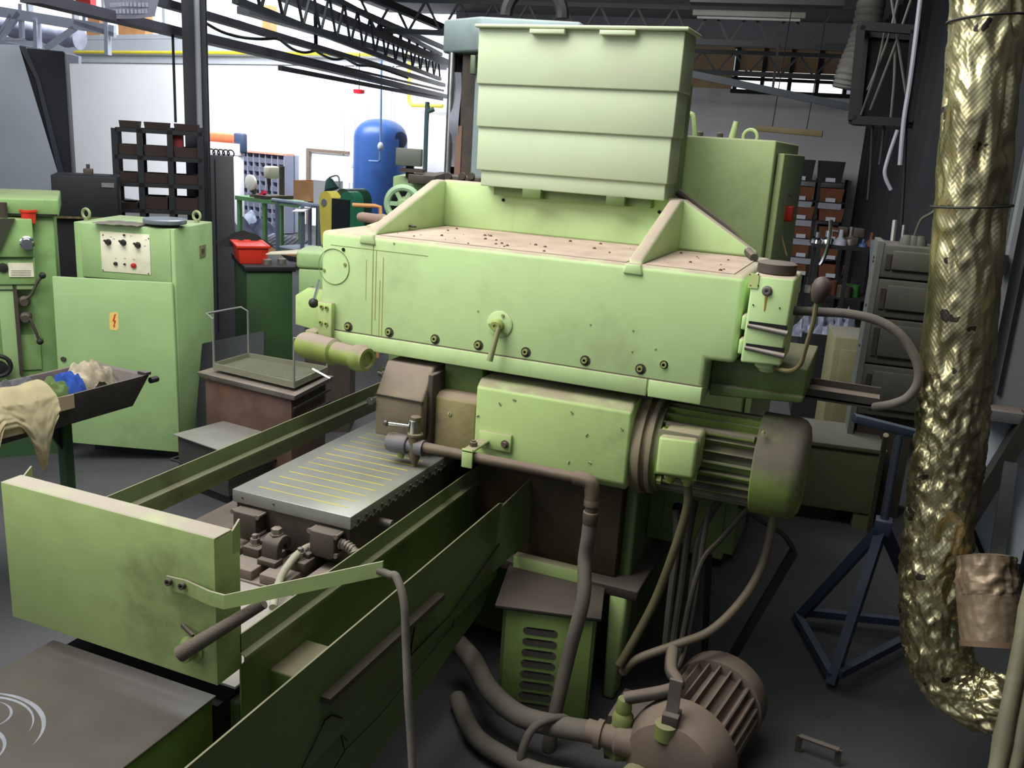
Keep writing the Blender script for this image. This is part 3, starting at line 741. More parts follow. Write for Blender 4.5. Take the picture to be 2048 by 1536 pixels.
for cx, cz, nm in ((at(496, 1029, y=2.08).x, .735, 'a'), (at(650, 1072, y=2.08).x, .735, 'b')):
    o = B().prism([(cx-.042, cz-.035), (cx-.03, cz-.045), (cx+.03, cz-.045), (cx+.042, cz-.035), (cx+.042, cz+.035), (cx-.042, cz+.035)], 'y', 2.062, 2.112).done('terminal_cover', castdark, MC, bevel=.004)
    for sx in (-.045, .045):
        for sz in (-.03, .03):
            B().lathe((cx+sx, 2.075, cz+sz), (0, -1, 0), [(-.03, .005), (.006, .005), (.006, .008), (.012, .008)], 8).done('cover_screw', steel_dull, MC)
cxx = at(672, 1068, y=2.08).x
cd = [Vector((cxx+.0, 2.09, .735)), Vector((cxx+.03, 2.09, .735)), Vector((cxx+.06, 2.085, .725)), Vector((cxx+.075, 2.08, .70)), Vector((cxx+.08, 2.08, .665))]
cbld = B()
for i in range(13):
    t = i/12
    k = min(int(t*4), 3); f_ = t*4-k
    c_ = cd[k].lerp(cd[k+1], f_); d_ = cd[k+1]-cd[k]
    cbld.torus(c_, d_, .012, .0045, 12, 6)
cbld.tube(cd, .012, 10)
cbld.done('armoured_conduit', steel_dull, MC)
q = at(765, 1030, x=CX1)
B().cyl((CX1-.01, q.y, .735), (CX1+.035, q.y, .735), .014, n=12).done('side_stud', steel_dull, MC)
for px, py in ((485, 995), (547, 1008)):
    q = at(px, py, y=CY0)
    B().lathe((q.x, CY0, q.z), (0, -1, 0), [(-.003, .004), (.003, .003)], 8).done('plate_screw', castdark, MC)

def bolt(px, py, y, zt, par, r=.013, h=.04):
    pass
# clamps on the table
def strap_clamp(x, y, label):
    T = thing('strap_clamp', label, 'clamp', (x, y, tz), 'clamps on the grinder table')
    B().box(x-.03, x+.03, y-.022, y+.05, tz, tz+.03).done('clamp_block', castdark, T, bevel=.003)
    B().box(x-.022, x+.022, y+.01, y+.075, tz+.03, tz+.045).done('clamp_strap', castdark, T, bevel=.003)
    B().lathe((x-.004, y+.005, tz+.03), (0, 0, 1), [(0, .018), (.003, .018), (.003, .0145), (.02, .0145), (.02, .009), (.032, .009), (.034, .006)], 6).done('nut', steel_dull, T)
q = at(497, 1098, z=tz+.03); strap_clamp(q.x, 2.045, 'small block clamp with nut beside the arched clamp on the table')
q = at(595, 1118, z=tz+.03); strap_clamp(-1.435, 2.035, 'small block clamp with nut next to the grey braided hose')
q = at(562, 1112, z=tz)
T = thing('arched_clamp', 'arched goose-neck clamp with hex bolt holding the chuck', 'clamp', (-1.535, 2.045, tz), 'clamps on the grinder table')
x_ = -1.53
arch = []
for k in range(9):
    a = R(180-k*20)
    arch.append((2.05+.036*math.cos(a), tz+.045+.036*math.sin(a)))
inner = [(2.055+.014*math.cos(R(180-k*20)), tz+.04+.014*math.sin(R(180-k*20))) for k in range(9)]
poly = [(2.014, tz)]+arch+[(2.083, tz+.03), (2.069, tz+.03)]+inner[::-1]+[(2.041, tz)]
B().prism(poly, 'x', x_-.028, x_+.028).done('clamp_arch', castdark, T, bevel=.003)
B().box(x_-.03, x_+.035, 1.995, 2.035, tz, tz+.018).done('clamp_foot', castdark, T, bevel=.003)
B().lathe((x_, 2.05, tz+.08), (0, 0, 1), [(0, .02), (.004, .02), (.004, .016), (.02, .016), (.022, .013)], 6).done('hex_bolt', steel_dull, T)
# braided hose lying in the table trough
hp = [at(546, 1215, z=.64), at(556, 1170, z=.66), at(570, 1140, z=.68), at(596, 1108, z=.70), at(625, 1092, z=.70), at(645, 1105, z=.67), at(662, 1120, z=.65)]
B().tube(hp, .0115, 10).done('braided_hose', hose_g, label='grey braided hose bent over the table slots', cat='hose')
# drain hose hanging from the strap arm
e0 = arm_end+Vector((.0, -.002, -.006))
hp = [e0+Vector((-.01, 0, 0)), e0+Vector((.02, -.002, -.002)), at(793, 1155, y=1.49), at(808, 1205, y=1.47), at(812, 1290, y=1.45), at(816, 1390, y=1.42), at(822, 1480, y=1.40), at(826, 1560, y=1.38), at(828, 1640, y=1.36)]
B().tube(hp, .0085, 10).done('drain_hose', hose_m, label='thin grey hose hanging from the end of the green strap arm', cat='hose')
# files and plate on top of the ram
fq = W.pz(735, 437, 1.59)
T = thing('hand_file', 'file with dusty wooden handle lying on top of the ram', 'file', (-1.72, 2.95, 1.56))
fa = Vector((-1.87, 3.02, 1.585)); fb = Vector((-1.70, 2.98, 1.588))
B().lathe(fa, fb-fa, [(0, .006), (.006, .015), (.02, .019), (.09, .018), (.13, .021), (.145, .017)], 14).done('file_handle', mat('dusty_wood_handle', (126, 106, 92), .85, var=.15), T)
B().lathe(fa+(fb-fa).normalized()*.14, fb-fa, [(0, .018), (.03, .016)], 12).done('ferrule', mat('brass_ferrule', (170, 140, 96), .4, metal=.6), T)
B().bar(fa+(fb-fa).normalized()*.165, fa+(fb-fa).normalized()*.165+Vector((.12, -.03, -.012)), .018, .006).done('file_blade', castdark, T)
B().hexa([(-1.735, 2.86, 1.566), (-1.63, 2.84, 1.566), (-1.615, 2.90, 1.58), (-1.72, 2.93, 1.58)],
         [(-1.735, 2.86, 1.574), (-1.63, 2.84, 1.574), (-1.615, 2.90, 1.588), (-1.72, 2.93, 1.588)]).done('steel_plate', mat('pale_plate', (182, 178, 138), .6, var=.15, scale=20, dirt=(110, 90, 70), dirt_amt=.5, dirt_scale=18), label='small pale rusty plate lying by the file on the ram', cat='plate')

# ================================================================== things around the machine
def yx(F, px, py, x):
    """local (y, z) where the ray meets the local plane x"""
    v = F.Mi.to_3x3() @ ray(px, py)
    q = F.c + v*((x-F.c.x)/v.x)
    return q.y, q.z
def bpx(b, F, x0, y0, x1, y1, ya, yb):
    ym, xm = (y0+y1)/2, (x0+x1)/2
    return b.box(F.p(x0, ym, ya)[0], F.p(x1, ym, ya)[0], ya, yb, F.p(xm, y1, ya)[1], F.p(xm, y0, ya)[1])
def quad(z, *pp):
    return [at(a, b, z=z) for a, b in pp]
def dn(q, z):
    return [Vector((v.x, v.y, z)) for v in q]
def lerp2(q, t):
    c = sum(q, Vector())/len(q)
    return [v.lerp(Vector((c.x, c.y, v.z)), t) for v in q]

# ---- control cabinet with knobs
F = fr_floor(364, 918, 17.0)
zt = F.p(348, 458)[1]; xl = F.p(150, 500)[0]; dep = .50
CB = thing('control_cabinet', 'light green control cabinet with three knobs and a loosened door panel', 'cabinet', F.M @ Vector((xl/2, dep/2, 0)))
B(F).box(xl, 0, 0, dep, .06, zt).done('cabinet_body', paint_bg, CB, bevel=.006)
B(F).box(xl+.03, -.03, .03, dep-.03, 0, .06).done('plinth', black, CB)
zs = F.p(250, 556)[1]
bpx(B(F), F, 163, 452, 341, 560, -.006, .004).done('upper_panel', paint_bg, CB, bevel=.003)
xg0, xg1 = F.p(172, 560)[0], F.p(345, 560)[0]
B(F).box(xg0, xg1, -.004, .002, zs-.06, zs-.012).done('open_gap', darkhole, CB)
cream = mat('cream_plate', (226, 222, 196), .5, var=.06, scale=4, dirt=(160, 150, 120), dirt_amt=.4, dirt_scale=5)
F2 = F
pl = bpx(B(F), F, 202, 466, 300, 546, -.010, -.005).done('knob_plate', cream, CB, bevel=.001)
for px, py in ((217, 484), (247, 485), (276, 490)):
    p_ = F.p3(px, py, -.01)
    B(F).lathe(p_, (0, -1, 0), [(0, .017), (.006, .016), (.008, .012), (.02, .011)], 14).done('selector_knob', blackr, pl)
    B(F).bar(p_+Vector((-.013, -.022, .012)), p_+Vector((.013, -.022, -.014)), .012, .008).done('knob_pointer', blackr, pl)
for px, py, r_, m_ in ((232, 527, .010, blackr), (250, 528, .005, blackr), (268, 531, .014, mat('red_button', (170, 30, 28), .4)), (249, 470, .005, blackr)):
    p_ = F.p3(px, py, -.01)
    B(F).lathe(p_, (0, -1, 0), [(0, r_), (.012, r_*.95), (.014, r_*.6)], 14).done('push_button', m_, pl)
for px, py in ((206, 470), (297, 477), (206, 540), (297, 547)):
    B(F).lathe(F.p3(px, py, -.01), (0, -1, 0), [(0, .004), (.003, .003)], 8).done('plate_screw', castdark, pl)
pm = mat('grey_print', (120, 118, 108), .8)
for px, py in ((222, 474), (262, 472), (292, 480), (232, 517), (250, 517), (268, 519), (290, 492), (228, 478)):
    p_ = F.p3(px, py, -.0103)
    B(F).box(p_.x-.006, p_.x+.006, -.0106, -.0100, p_.z-.0015, p_.z+.0015).done('print_mark', pm, pl)
# loosened door panel leaning in front
a = F.p3(104, 553, -.22); b = F.p3(343, 566, -.03); c = F.p3(360, 905, -.03); d = F.p3(125, 884, -.22)
th = Vector((0, .02, 0))
B(F).hexa([d, c, c+th, d+th], [a, b, b+th, a+th]).done('door_panel', paint_bg, CB, bevel=.003)
def doorpt(px, py, off):
    # point on the leaning door plane
    n_ = (b-a).cross(d-a).normalized()
    v = F.Mi.to_3x3() @ ray(px, py)
    t = (a-F.c).dot(n_)/v.dot(n_)
    q = F.c+v*t
    if n_.y > 0: n_ = -n_
    return q+n_*off
q = [doorpt(*p, .001) for p in ((220, 625), (235, 623), (237, 628), (237, 656), (234, 661), (222, 660), (219, 655), (219, 629))]
bb = B(F); bb.face(q); wl = bb.done('warning_label', mat('yellow_label', (228, 196, 112), .6, var=.05), CB)
q = [doorpt(*p, .002) for p in ((229, 628), (232, 628), (229, 640), (232, 641), (229, 652), (231, 651), (228, 656), (226, 649), (228, 650), (228, 643), (225, 642))]
bb = B(F); bb.face(q); bb.done('lightning_bolt', mat('red_bolt', (196, 70, 40), .6), CB)
B(F).lathe(doorpt(127, 718, 0), (0, -1, 0), [(-.005, .014), (.006, .014), (.006, .006)], 14).done('door_lock', castdark, CB)
# side badge and lifting eyes
y_, z_ = yx(F, 405, 502, 0)
bg_ = B(F).box(0, .004, y_-.04, y_+.04, z_-.035, z_+.035).done('side_badge', mat('badge', (150, 140, 110), .4, metal=.4, var=.3, scale=40), CB)
B(F).box(.004, .006, y_-.02, y_-.008, z_-.015, z_+.015).box(.004, .006, y_+.002, y_+.014, z_-.015, z_+.015).done('badge_mark', castdark, CB)
for px, py, yy in ((172, 425, .10), (421, 434, None)):
    if yy is None:
        yy = dep-.1; xx = -.05
    else: xx = F.p(px, py, yy)[0]
    B(F).torus((xx, yy, zt+.038), (.3, 1, 0), .026, .008, 20, 8).cyl((xx, yy, zt), (xx, yy, zt+.016), .014, n=10).done('lifting_eye', mat('eye_green', (140, 150, 110), .5), CB)
# round plate on the cabinet
T = thing('round_plate', 'round steel face plate lying on the control cabinet', 'plate', F.M @ Vector((xl*.33, dep*.55, zt)))
cx, cy = F.pz(330, 442, zt+.03)
B(F).lathe((cx, cy, zt), (0, 0, 1), [(0, .075), (.018, .08)], 28).done('plate_base', black, T)
B(F).lathe((cx, cy, zt+.018), (0, 0, 1), [(0, .112), (.004, .115), (.022, .115), (.026, .111)], 40).done('plate_disc', mat('blue_steel', (150, 160, 168), .35, metal=.6), T)
cloth_m = lambda n_, c_: mat(n_, c_, .9, var=.15, scale=6, bump=.3, bump_scale=60)
cx, cy = F.pz(235, 448, zt)
B(F).grid(lambda u, v: (cx-.10+.26*u, cy-.09+.2*v, zt+.004+.012*abs(noise.noise((u*4, v*4, 2)))), 14, 10, .003).done('paper_rag', cloth_m('grey_rag', (150, 146, 136)), label='crumpled grey rag on the control cabinet', cat='rag')

# ---- green tank behind the cabinet, with red bin and black cloth
F = fr_at(489, 5.75, 46)
zt = F.p(489, 543)[1]
xr = .0
v = F.Mi.to_3x3() @ ray(585, 620); q = F.c+v*((0-F.c.y)/v.y); wx = q.x
TK = thing('coolant_tank', 'dark green sheet tank with black rim behind the control cabinet', 'tank', F.M @ Vector((wx/2, .3, 0)))
B(F).box(0, wx, 0, .62, 0, zt).done('tank_body', paint_tank, TK, bevel=.006)
B(F).box(-.015, wx+.02, -.015, .64, zt, zt+.035).done('tank_rim', black, TK, bevel=.003)
for i, (xx, yy) in enumerate(((wx*.5, .1), (wx*.85, .14))):
    B(F).lathe((xx, yy, zt+.035), (0, 0, 1), [(0, .03), (.03, .03), (.035, .02)], 12).done('tank_fitting', steel_dull, TK)
redm = mat('red_plastic', (206, 54, 36), .4, var=.05)
rz = zt+.035
rb = thing('red_bin', 'open red plastic bin standing on the dark green tank', 'bin', F.M @ Vector((.05, .22, rz)))
def tray(b_, cx, cy, w0, l0, w1, l1, z0, z1, t):
    o0 = [(cx-w0/2, cy-l0/2, z0), (cx+w0/2, cy-l0/2, z0), (cx+w0/2, cy+l0/2, z0), (cx-w0/2, cy+l0/2, z0)]
    o1 = [(cx-w1/2, cy-l1/2, z1), (cx+w1/2, cy-l1/2, z1), (cx+w1/2, cy+l1/2, z1), (cx-w1/2, cy+l1/2, z1)]
    i1 = [(cx-w1/2+t, cy-l1/2+t, z1), (cx+w1/2-t, cy-l1/2+t, z1), (cx+w1/2-t, cy+l1/2-t, z1), (cx-w1/2+t, cy+l1/2-t, z1)]
    i0 = [(cx-w0/2+t, cy-l0/2+t, z0+t), (cx+w0/2-t, cy-l0/2+t, z0+t), (cx+w0/2-t, cy+l0/2-t, z0+t), (cx-w0/2+t, cy+l0/2-t, z0+t)]
    return b_.rings([o0, o1, i1, i0])
tray(B(F), .06, .25, .17, .30, .20, .34, rz, rz+.12, .006).done('bin_body', redm, rb, bevel=.003)
tray(B(F), .06, .25, .215, .355, .22, .36, rz+.105, rz+.122, .012).done('bin_rim', redm, rb, bevel=.002)
B(F).grid(lambda u, v: (-.12+.36*u, .36+.32*v, rz+.08+.085*math.sin(3.1*u)*math.sin(3.1*v)*(1+.5*noise.noise((u*5, v*5, 1)))), 18, 14, .004).done('black_cloth', cloth_m('black_cloth', (44, 42, 40)), label='dark crumpled cloth heaped behind the red bin', cat='cloth')

# ---- dark curved shield and wash tank with wire frame
T = thing('steel_shield', 'dark bent steel sheet standing between cabinet and wash tank', 'sheet', at(455, 760, z=.45))
d0 = 5.42
pq = [at(a, b, d=d0) for a, b in ((383, 712), (392, 690), (528, 662), (528, 700), (520, 905), (400, 900))]
t_ = _f.copy(); t_.z = 0; t_ = t_.normalized()*.012
bb = B(); A_ = bb._v(pq); B_ = bb._v([p+t_ for p in pq]); n = len(pq)
bb.bm.faces.new(A_); bb.bm.faces.new(B_[::-1])
for i in range(n): bb.bm.faces.new([A_[i], A_[(i+1) % n], B_[(i+1) % n], B_[i]])
bb.done('shield_sheet', mat('dark_sheet', (52, 54, 56), .45, metal=.4, var=.2), T)
WT = thing('wash_tank', 'rusty parts wash tank with perforated tray and wire handles', 'wash tank', dn(quad(.575, (540, 745)), 0)[0])
zt = .575
q = quad(zt, (428, 738), (588, 776), (654, 745), (497, 718))
rim = quad(zt-.02, (393, 744), (590, 792), (668, 752), (485, 716))
bod = lerp2(dn(rim, zt-.05), .12)
rustm = mat('rust_steel', (84, 62, 52), .75, var=.3, scale=5, dirt=(110, 66, 44), dirt_amt=.5, dirt_scale=4)
B().hexa(dn(bod, 0), bod).done('tank_body', rustm, WT, bevel=.004)
B().hexa(dn(lerp2(rim, .03), zt-.05), rim).done('tank_rim', steel_dull, WT, bevel=.003)
for k, z0 in enumerate((zt-.10, zt-.17)):
    l_ = lerp2(dn(rim, z0), .06)
    B().tube([l_[1], l_[2]], .008, 8, sub=1).done('handle_bar', black, WT)
tray_m = mat('tray_olive', (132, 132, 112), .5, metal=.3, var=.12)
def strip(b_, a, c, h, t=.006):
    n_ = (c-a).cross(Vector((0, 0, 1))).normalized()*t
    b_.hexa([a, c, c+n_, a+n_], [a+Vector((0, 0, h)), c+Vector((0, 0, h)), c+n_+Vector((0, 0, h)), a+n_+Vector((0, 0, h))])
bb = B()
for i in range(4): strip(bb, q[i], q[(i+1) % 4], .035)
bb.done('tray_rim', tray_m, WT)
bb = B()
for i in range(31):
    t = i/30
    bb.bar(q[0].lerp(q[1], t)+Vector((0, 0, .006)), q[3].lerp(q[2], t)+Vector((0, 0, .006)), .004, .003)
for i in range(25):
    t = i/24
    bb.bar(q[0].lerp(q[3], t)+Vector((0, 0, .008)), q[1].lerp(q[2], t)+Vector((0, 0, .008)), .004, .003)
bb.done('tray_mesh', tray_m, WT, kind='stuff')
B().hexa([v+Vector((0, 0, -.003)) for v in q], q).done('tray_floor', mat('tray_floor', (70, 70, 54), .7), WT)
wire = mat('grey_wire_rod', (170, 168, 160), .35, metal=.7)
up = Vector((0, 0, 1))
fl = [(428, 738, 433, 628), (497, 718, 500, 618)]
l1 = q[0]; l2 = q[3]
hgt = at(433, 632, d=(l1-CC).dot(_f)).z-l1.z
e1 = at(411, 628, d=(l1-CC).dot(_f)); 
B().tube([l1, l1+up*hgt, l1+up*(hgt+.005)+(e1-(l1+up*hgt))*.9, l2+up*hgt+(e1-(l1+up*hgt))*.9, l2+up*hgt, l2], .006, 8, sub=1).done('wire_frame', wire, WT)
r1, r2 = q[1], q[2]
B().tube([r1, r1+up*hgt*.95, r1+up*hgt*.95+(r2-r1)*.1+Vector((.06, .02, 0)), r2+up*hgt*.95+Vector((.05, .02, 0)), r2+up*hgt*.95, r2], .006, 8, sub=1).done('wire_frame', wire, WT)
B().tube([at(625, 738, z=.63), at(660, 757, z=.595)], .006, 8, sub=1).done('steel_rod', chrome, label='short bright rod lying on the wash tank rim', cat='rod')
# flat metal box on the floor
FB = thing('flat_steel_box', 'low steel box with flat grey lid on the floor beyond the table guard', 'box', dn(quad(.30, (480, 860)), 0)[0])
q = quad(.30, (346, 868), (452, 905), (640, 838), (553, 814))
lid_m = mat('grey_lid', (150, 148, 140), .4, metal=.4, var=.12, scale=3, dirt=(110, 104, 92), dirt_amt=.5)
B().hexa([v-Vector((0, 0, .006)) for v in q], q).done('lid', lid_m, FB, bevel=.001)
l_ = lerp2(dn(q, .294), .06)
B().hexa(dn(l_, .05), l_).done('box_body', mat('dark_box', (62, 58, 54), .6, var=.2), FB)
e_ = lerp2(dn(q, .16), -.03)
B().tube(e_, .009, 8, sub=1, closed=True).done('handle_rail', black, FB)
l_ = lerp2(dn(q, .05), .1)
B().hexa(dn(l_, 0), l_).done('box_foot', black, FB)

# ---- cart with rags
zr = .80
A = at(300, 748, z=zr); K = at(185, 722, z=zr); Lf = at(0, 764, z=zr)
u_ = (Lf-K).normalized(); v_ = (K-A)
CT = thing('parts_cart', 'grimy black trough cart on dark green legs filled with rags', 'cart', (A.x+u_.x*.5, A.y+u_.y*.5, 0))
wood_b = mat('oily_black_trough', (58, 52, 48), .6, var=.25, scale=5, dirt=(90, 82, 74), dirt_amt=.5, dirt_scale=5, dust=.6, dust_rgb=(120, 112, 108))
Lc = 1.15
top = [A, K, K+u_*Lc, A+u_*Lc]
ins = lerp2(top, .05)
bot = lerp2(dn(top, zr-.135), .14)
bin_ = lerp2(dn(top, zr-.12), .18)
B().rings([bot, top, ins, bin_]).done('trough', wood_b, CT, bevel=.004)
up = Vector((0, 0, 1))
B().hexa([p-up*.0+o for p, o in zip([A-v_*.02, A-v_*.02+u_*.03, A+v_*.12+u_*.03, A+v_*.12], [Vector()]*4)], [p+up*.012 for p in [A-v_*.02, A-v_*.02+u_*.03, A+v_*.12+u_*.03, A+v_*.12]]).done('corner_cap', wood_b, CT)
B().cyl(A-up*.03, A-up*.03-u_*.04, .014, n=10).done('corner_bolt', black, CT)
lg = at(167, 850, d=(A-CC).dot(_f)*.97)
lgm = mat('leg_green', (46, 78, 46), .5, var=.15)
for k in (0, 1):
    for j in (0,):
        p_ = A+u_*(.33+.62*k)+v_*.45
        B().box(p_.x-.022, p_.x+.022, p_.y-.022, p_.y+.022, 0, zr-.13).done('cart_leg', lgm, CT, bevel=.003)
p_ = A+u_*.33+v_*.45
B().hexa([p_+Vector((0, 0, -.32))-v_*.02, p_+u_*.001+Vector((0, 0, -.32))-v_*.02, p_+u_*.001+Vector((0, 0, -.32))+v_*.02, p_+Vector((0, 0, -.32))+v_*.02],
         [p_+up*-.13-v_*.02, p_+u_*.12+up*-.13-v_*.02, p_+u_*.12+up*-.13+v_*.02, p_+up*-.13+v_*.02]).done('leg_gusset', black, CT)
def heap(name, ca, cb, ru, rv, h, m_, label, seed, sc=3.0):
    """a crumpled cloth heap in the trough; ca along the cart, cb across"""
    c_ = A+u_*ca+v_*cb; vn = v_.normalized()
    base = zr-.055
    def fn(a, b):
        x, y = a*2-1, b*2-1
        r2 = min(1.0, x*x*.9+y*y*.9)
        z = base+h*(1-r2)**.5*(1+.45*noise.noise((x*sc+seed, y*sc, seed)))+.012*noise.noise((x*6, y*6, seed))
        p = c_+u_*(x*ru*(1+.15*noise.noise((y*2, seed, 1))))+vn*(y*rv*(1+.15*noise.noise((x*2, seed, 4))))
        return (p.x, p.y, z)
    return B().grid(fn, 30, 24, .004).done(name, m_, label=label, cat='rag', group='rags in the parts cart')
heap('cloth_rag', .17, .52, .12, .075, .11, mat('patterned_cream', (208, 196, 170), .9, var=.35, scale=16, dirt=(60, 56, 54), dirt_amt=.8, dirt_scale=9), 'cream rag with dark pattern heaped at the cart end', 3.1)
heap('cloth_rag', .31, .42, .075, .07, .09, cloth_m('blue_cloth', (58, 98, 190)), 'bright blue rag in the middle of the cart', 8.2)
heap('cloth_rag', .48, .66, .12, .06, .08, cloth_m('grey_cloth', (120, 120, 124)), 'grey rag lying deep inside the cart', 5.4)
heap('cloth_rag', .43, .36, .13, .05, .085, cloth_m('green_cloth', (128, 152, 92)), 'green rag along the front rim of the cart', 1.7)
heap('cloth_rag', .80, .5, .16, .085, .12, mat('spotted_white', (190, 182, 166), .9, var=.4, scale=14, dirt=(70, 64, 60), dirt_amt=.8, dirt_scale=10), 'spotted white rag under the beige glove', 6.6)
# beige work glove draped over the rim
beige = mat('beige_cotton', (200, 188, 150), .9, var=.12, scale=8, dirt=(150, 134, 96), dirt_amt=.5, dirt_scale=8, bump=.3, bump_scale=60)
vn = v_.normalized()
def drape(a, b):
    al = .50+.36*b
    n_ = noise.noise((a*3.5, b*5, 3)); n2 = noise.noise((a*8, b*10, 1))
    if a < .4:
        t = a/.4
        p = A+u_*(al+.02*n_)+vn*(.15*(1-t)-.012*t)
        return (p.x, p.y, zr+.012+.055*math.sin(t*math.pi*.9)+.016*n_)
    t = (a-.4)/.6
    L_ = .09+.20*max(math.exp(-((b-.30)/.22)**2), 1.05*math.exp(-((b-.90)/.13)**2))
    c0_ = .30 if b < .64 else .90
    al2 = .50+.36*(c0_+(b-c0_)*(1-.55*t*t))
    out = -.016-.045*math.sin(t*2.6)*(1-.6*abs(b-c0_)*2)-.012*abs(n2)-.02*t
    p = A+u_*(al2+.012*n_)+vn*out
    return (p.x, p.y, zr+.028-L_*t+.012*n_*(1-t))
B().grid(drape, 48, 48, .005).done('work_glove', beige, label='beige cotton glove hanging over the cart rim', cat='glove', group='rags in the parts cart')
c_ = A+u_*.42-vn*.02
up = Vector((0, 0, 1))
B().hexa([c_+up*-.05, c_+u_*.07+up*-.05, c_+u_*.07+up*-.05-vn*.004, c_+up*-.05-vn*.004], [c_+up*.006, c_+u_*.08+up*.01, c_+u_*.08+up*.01-vn*.004, c_+up*.006-vn*.004]).done('leather_tag', mat('tan_leather', (160, 142, 116), .8), label='small tan leather scrap hanging on the cart rim', cat='scrap')

# ---- green lathe at the left edge
F = fr_at(60, 4.75, 47)
LA = thing('drill_machine', 'green machine tool with chrome knob and ball levers behind the cart', 'machine', F)
bpx(B(F), F, -60, 432, 118, 790, 0, .6).done('machine_body', paint_bg2, LA, bevel=.008)
zb = F.p(60, 790)[1]
B(F).box(F.p(-60, 700)[0], F.p(118, 700)[0], .05, .58, 0, zb+.01).done('machine_base', paint_tank, LA)
bpx(B(F), F, -60, 396, 117, 432, -.02, .62).done('machine_head', paint_bg2, LA, bevel=.01)
bpx(B(F), F, 14, 428, 115, 431, -.03, -.015).done('head_groove', black, LA)
bpx(B(F), F, -40, 437, 66, 515, -.08, 0).done('gear_cover', paint_bg2, LA, bevel=.006)
z_, = (F.p(40, 455, -.1)[1],)
pp = [F.p(-20, 437, -.09), F.p(30, 437, -.09), F.p(0, 500, -.09), F.p(-20, 520, -.09)]
B(F).prism(pp, 'y', -.10, -.081).done('dark_shield', mat('olive_black', (52, 56, 40), .6), LA)
k0 = F.p3(55, 485, -.08)
B(F).lathe(k0, (0, -1, 0), [(0, .036), (.03, .036), (.032, .032), (.05, .032), (.052, .026), (.07, .026), (.07, .012), (.075, .012)], 24).done('chrome_knob', chrome, LA)
bpx(B(F), F, -10, 515, 70, 570, -.06, 0).done('apron', paint_bg2, LA, bevel=.006)
bpx(B(F), F, 17, 526, 67, 554, -.066, -.058).done('label_plate', cream, LA)
for i in range(4):
    bpx(B(F), F, 22, 541+i*3, 62, 542+i*3, -.0668, -.0655).done('plate_text', pm, LA)
B(F).lathe(F.p3(6, 535, -.06), (0, -1, 0), [(0, .024), (.012, .024), (.014, .018)], 18).done('dial', blackr, LA)
bpx(B(F), F, -20, 562, 68, 580, -.05, 0).done('cross_slide', paint_bg, LA, bevel=.005)
bpx(B(F), F, 4, 580, 38, 790, -.04, 0).done('slideway', paint_bg, LA, bevel=.004)
bpx(B(F), F, 32, 566, 40, 750, -.05, -.04).done('way_strip', castdark, LA)
bpx(B(F), F, 38, 670, 82, 740, -.01, .001).done('access_door', paint_bg2, LA, bevel=.002)
for pts_, kb in ((((48, 600), (62, 590), (74, 566), (84, 553)), (85, 551)), (((50, 636), (60, 640), (70, 660), (78, 680)), (80, 683))):
    B(F).tube([F.p3(a, b, -.07) for a, b in pts_], .008, 8).done('ball_lever', castdark, LA)
    B(F).sphere(F.p3(*kb, -.07), .018).done('lever_ball', blackr, LA)
for px, py in ((50, 600), (52, 632)):
    B(F).lathe(F.p3(px, py, 0), (0, -1, 0), [(0, .03), (.05, .028), (.06, .022), (.08, .02)], 14).done('lever_hub', castdark, LA)
B(F).torus(F.p3(-2, 732, -.09), (0, 1, 0), .055, .012, 24, 8).lathe(F.p3(-2, 732, -.02), (0, -1, 0), [(0, .02), (.07, .05), (.075, .02)], 16).done('hand_wheel', black, LA)
B(F).lathe(F.p3(7, 428, -.05), (0, 0, 1), [(-.03, .02), (.06, .02)], 12).done('post', castdark, LA)
RC = thing('red_cup', 'red plastic cup on the ledge of the green machine', 'cup', F.p3(57, 445, -.05))
RC.location = F.M @ F.p3(58, 444, -.04)
c_ = F.p3(58, 446, -.04)
B(F).lathe((c_.x, c_.y, c_.z), (0, 0, 1), [(0, .032), (.055, .037), (.058, .042), (.07, .042), (.07, .036), (.02, .03)], 24).done('cup_body', redm, RC)
# ---- black and grey machining centre
F = fr_at(70, 6.4, 44)
CN = thing('machining_centre', 'tall black and grey machining centre enclosure behind the green machine', 'machine', F)
navy = mat('navy_black_panel', (18, 20, 29), .6, var=.1, spec=.2)
greyp = mat('mid_grey_panel', (120, 126, 136), .45, var=.06)
x0, x1 = F.p(-260, 300)[0], F.p(140, 300)[0]
zt0, zt1 = F.p(0, 88)[1], F.p(132, 106)[1]
zt = (zt0+zt1)/2
B(F).box(x0, x1, .02, .5, 0, zt).done('enclosure', navy, CN, bevel=.01)
poly = [F.p(-200, 84), F.p(38, 90), F.p(118, 352), F.p(112, 600), F.p(10, 600), F.p(-8, 300), F.p(-30, 88)]
B(F).prism(poly, 'y', -.02, .018).done('grey_panel', greyp, CN, bevel=.004)
poly = [F.p(38, 92), F.p(72, 160), F.p(118, 352), F.p(130, 352), F.p(80, 160), F.p(52, 94)]
B(F).prism(poly, 'y', -.012, .018).done('chamfer_panel', mat('navy_gloss', (26, 30, 42), .45), CN)
B(F).box(x0, F.p(2, 500)[0], -.03, -.021, 0, F.p(0, 270)[1]).done('green_edge', mat('dark_green_edge', (40, 92, 40), .5), CN)
B(F).lathe(F.p3(118, 508, -.05), (0, -1, 0), [(-.05, .03), (.03, .035)], 14).done('side_knob', castdark, CN)
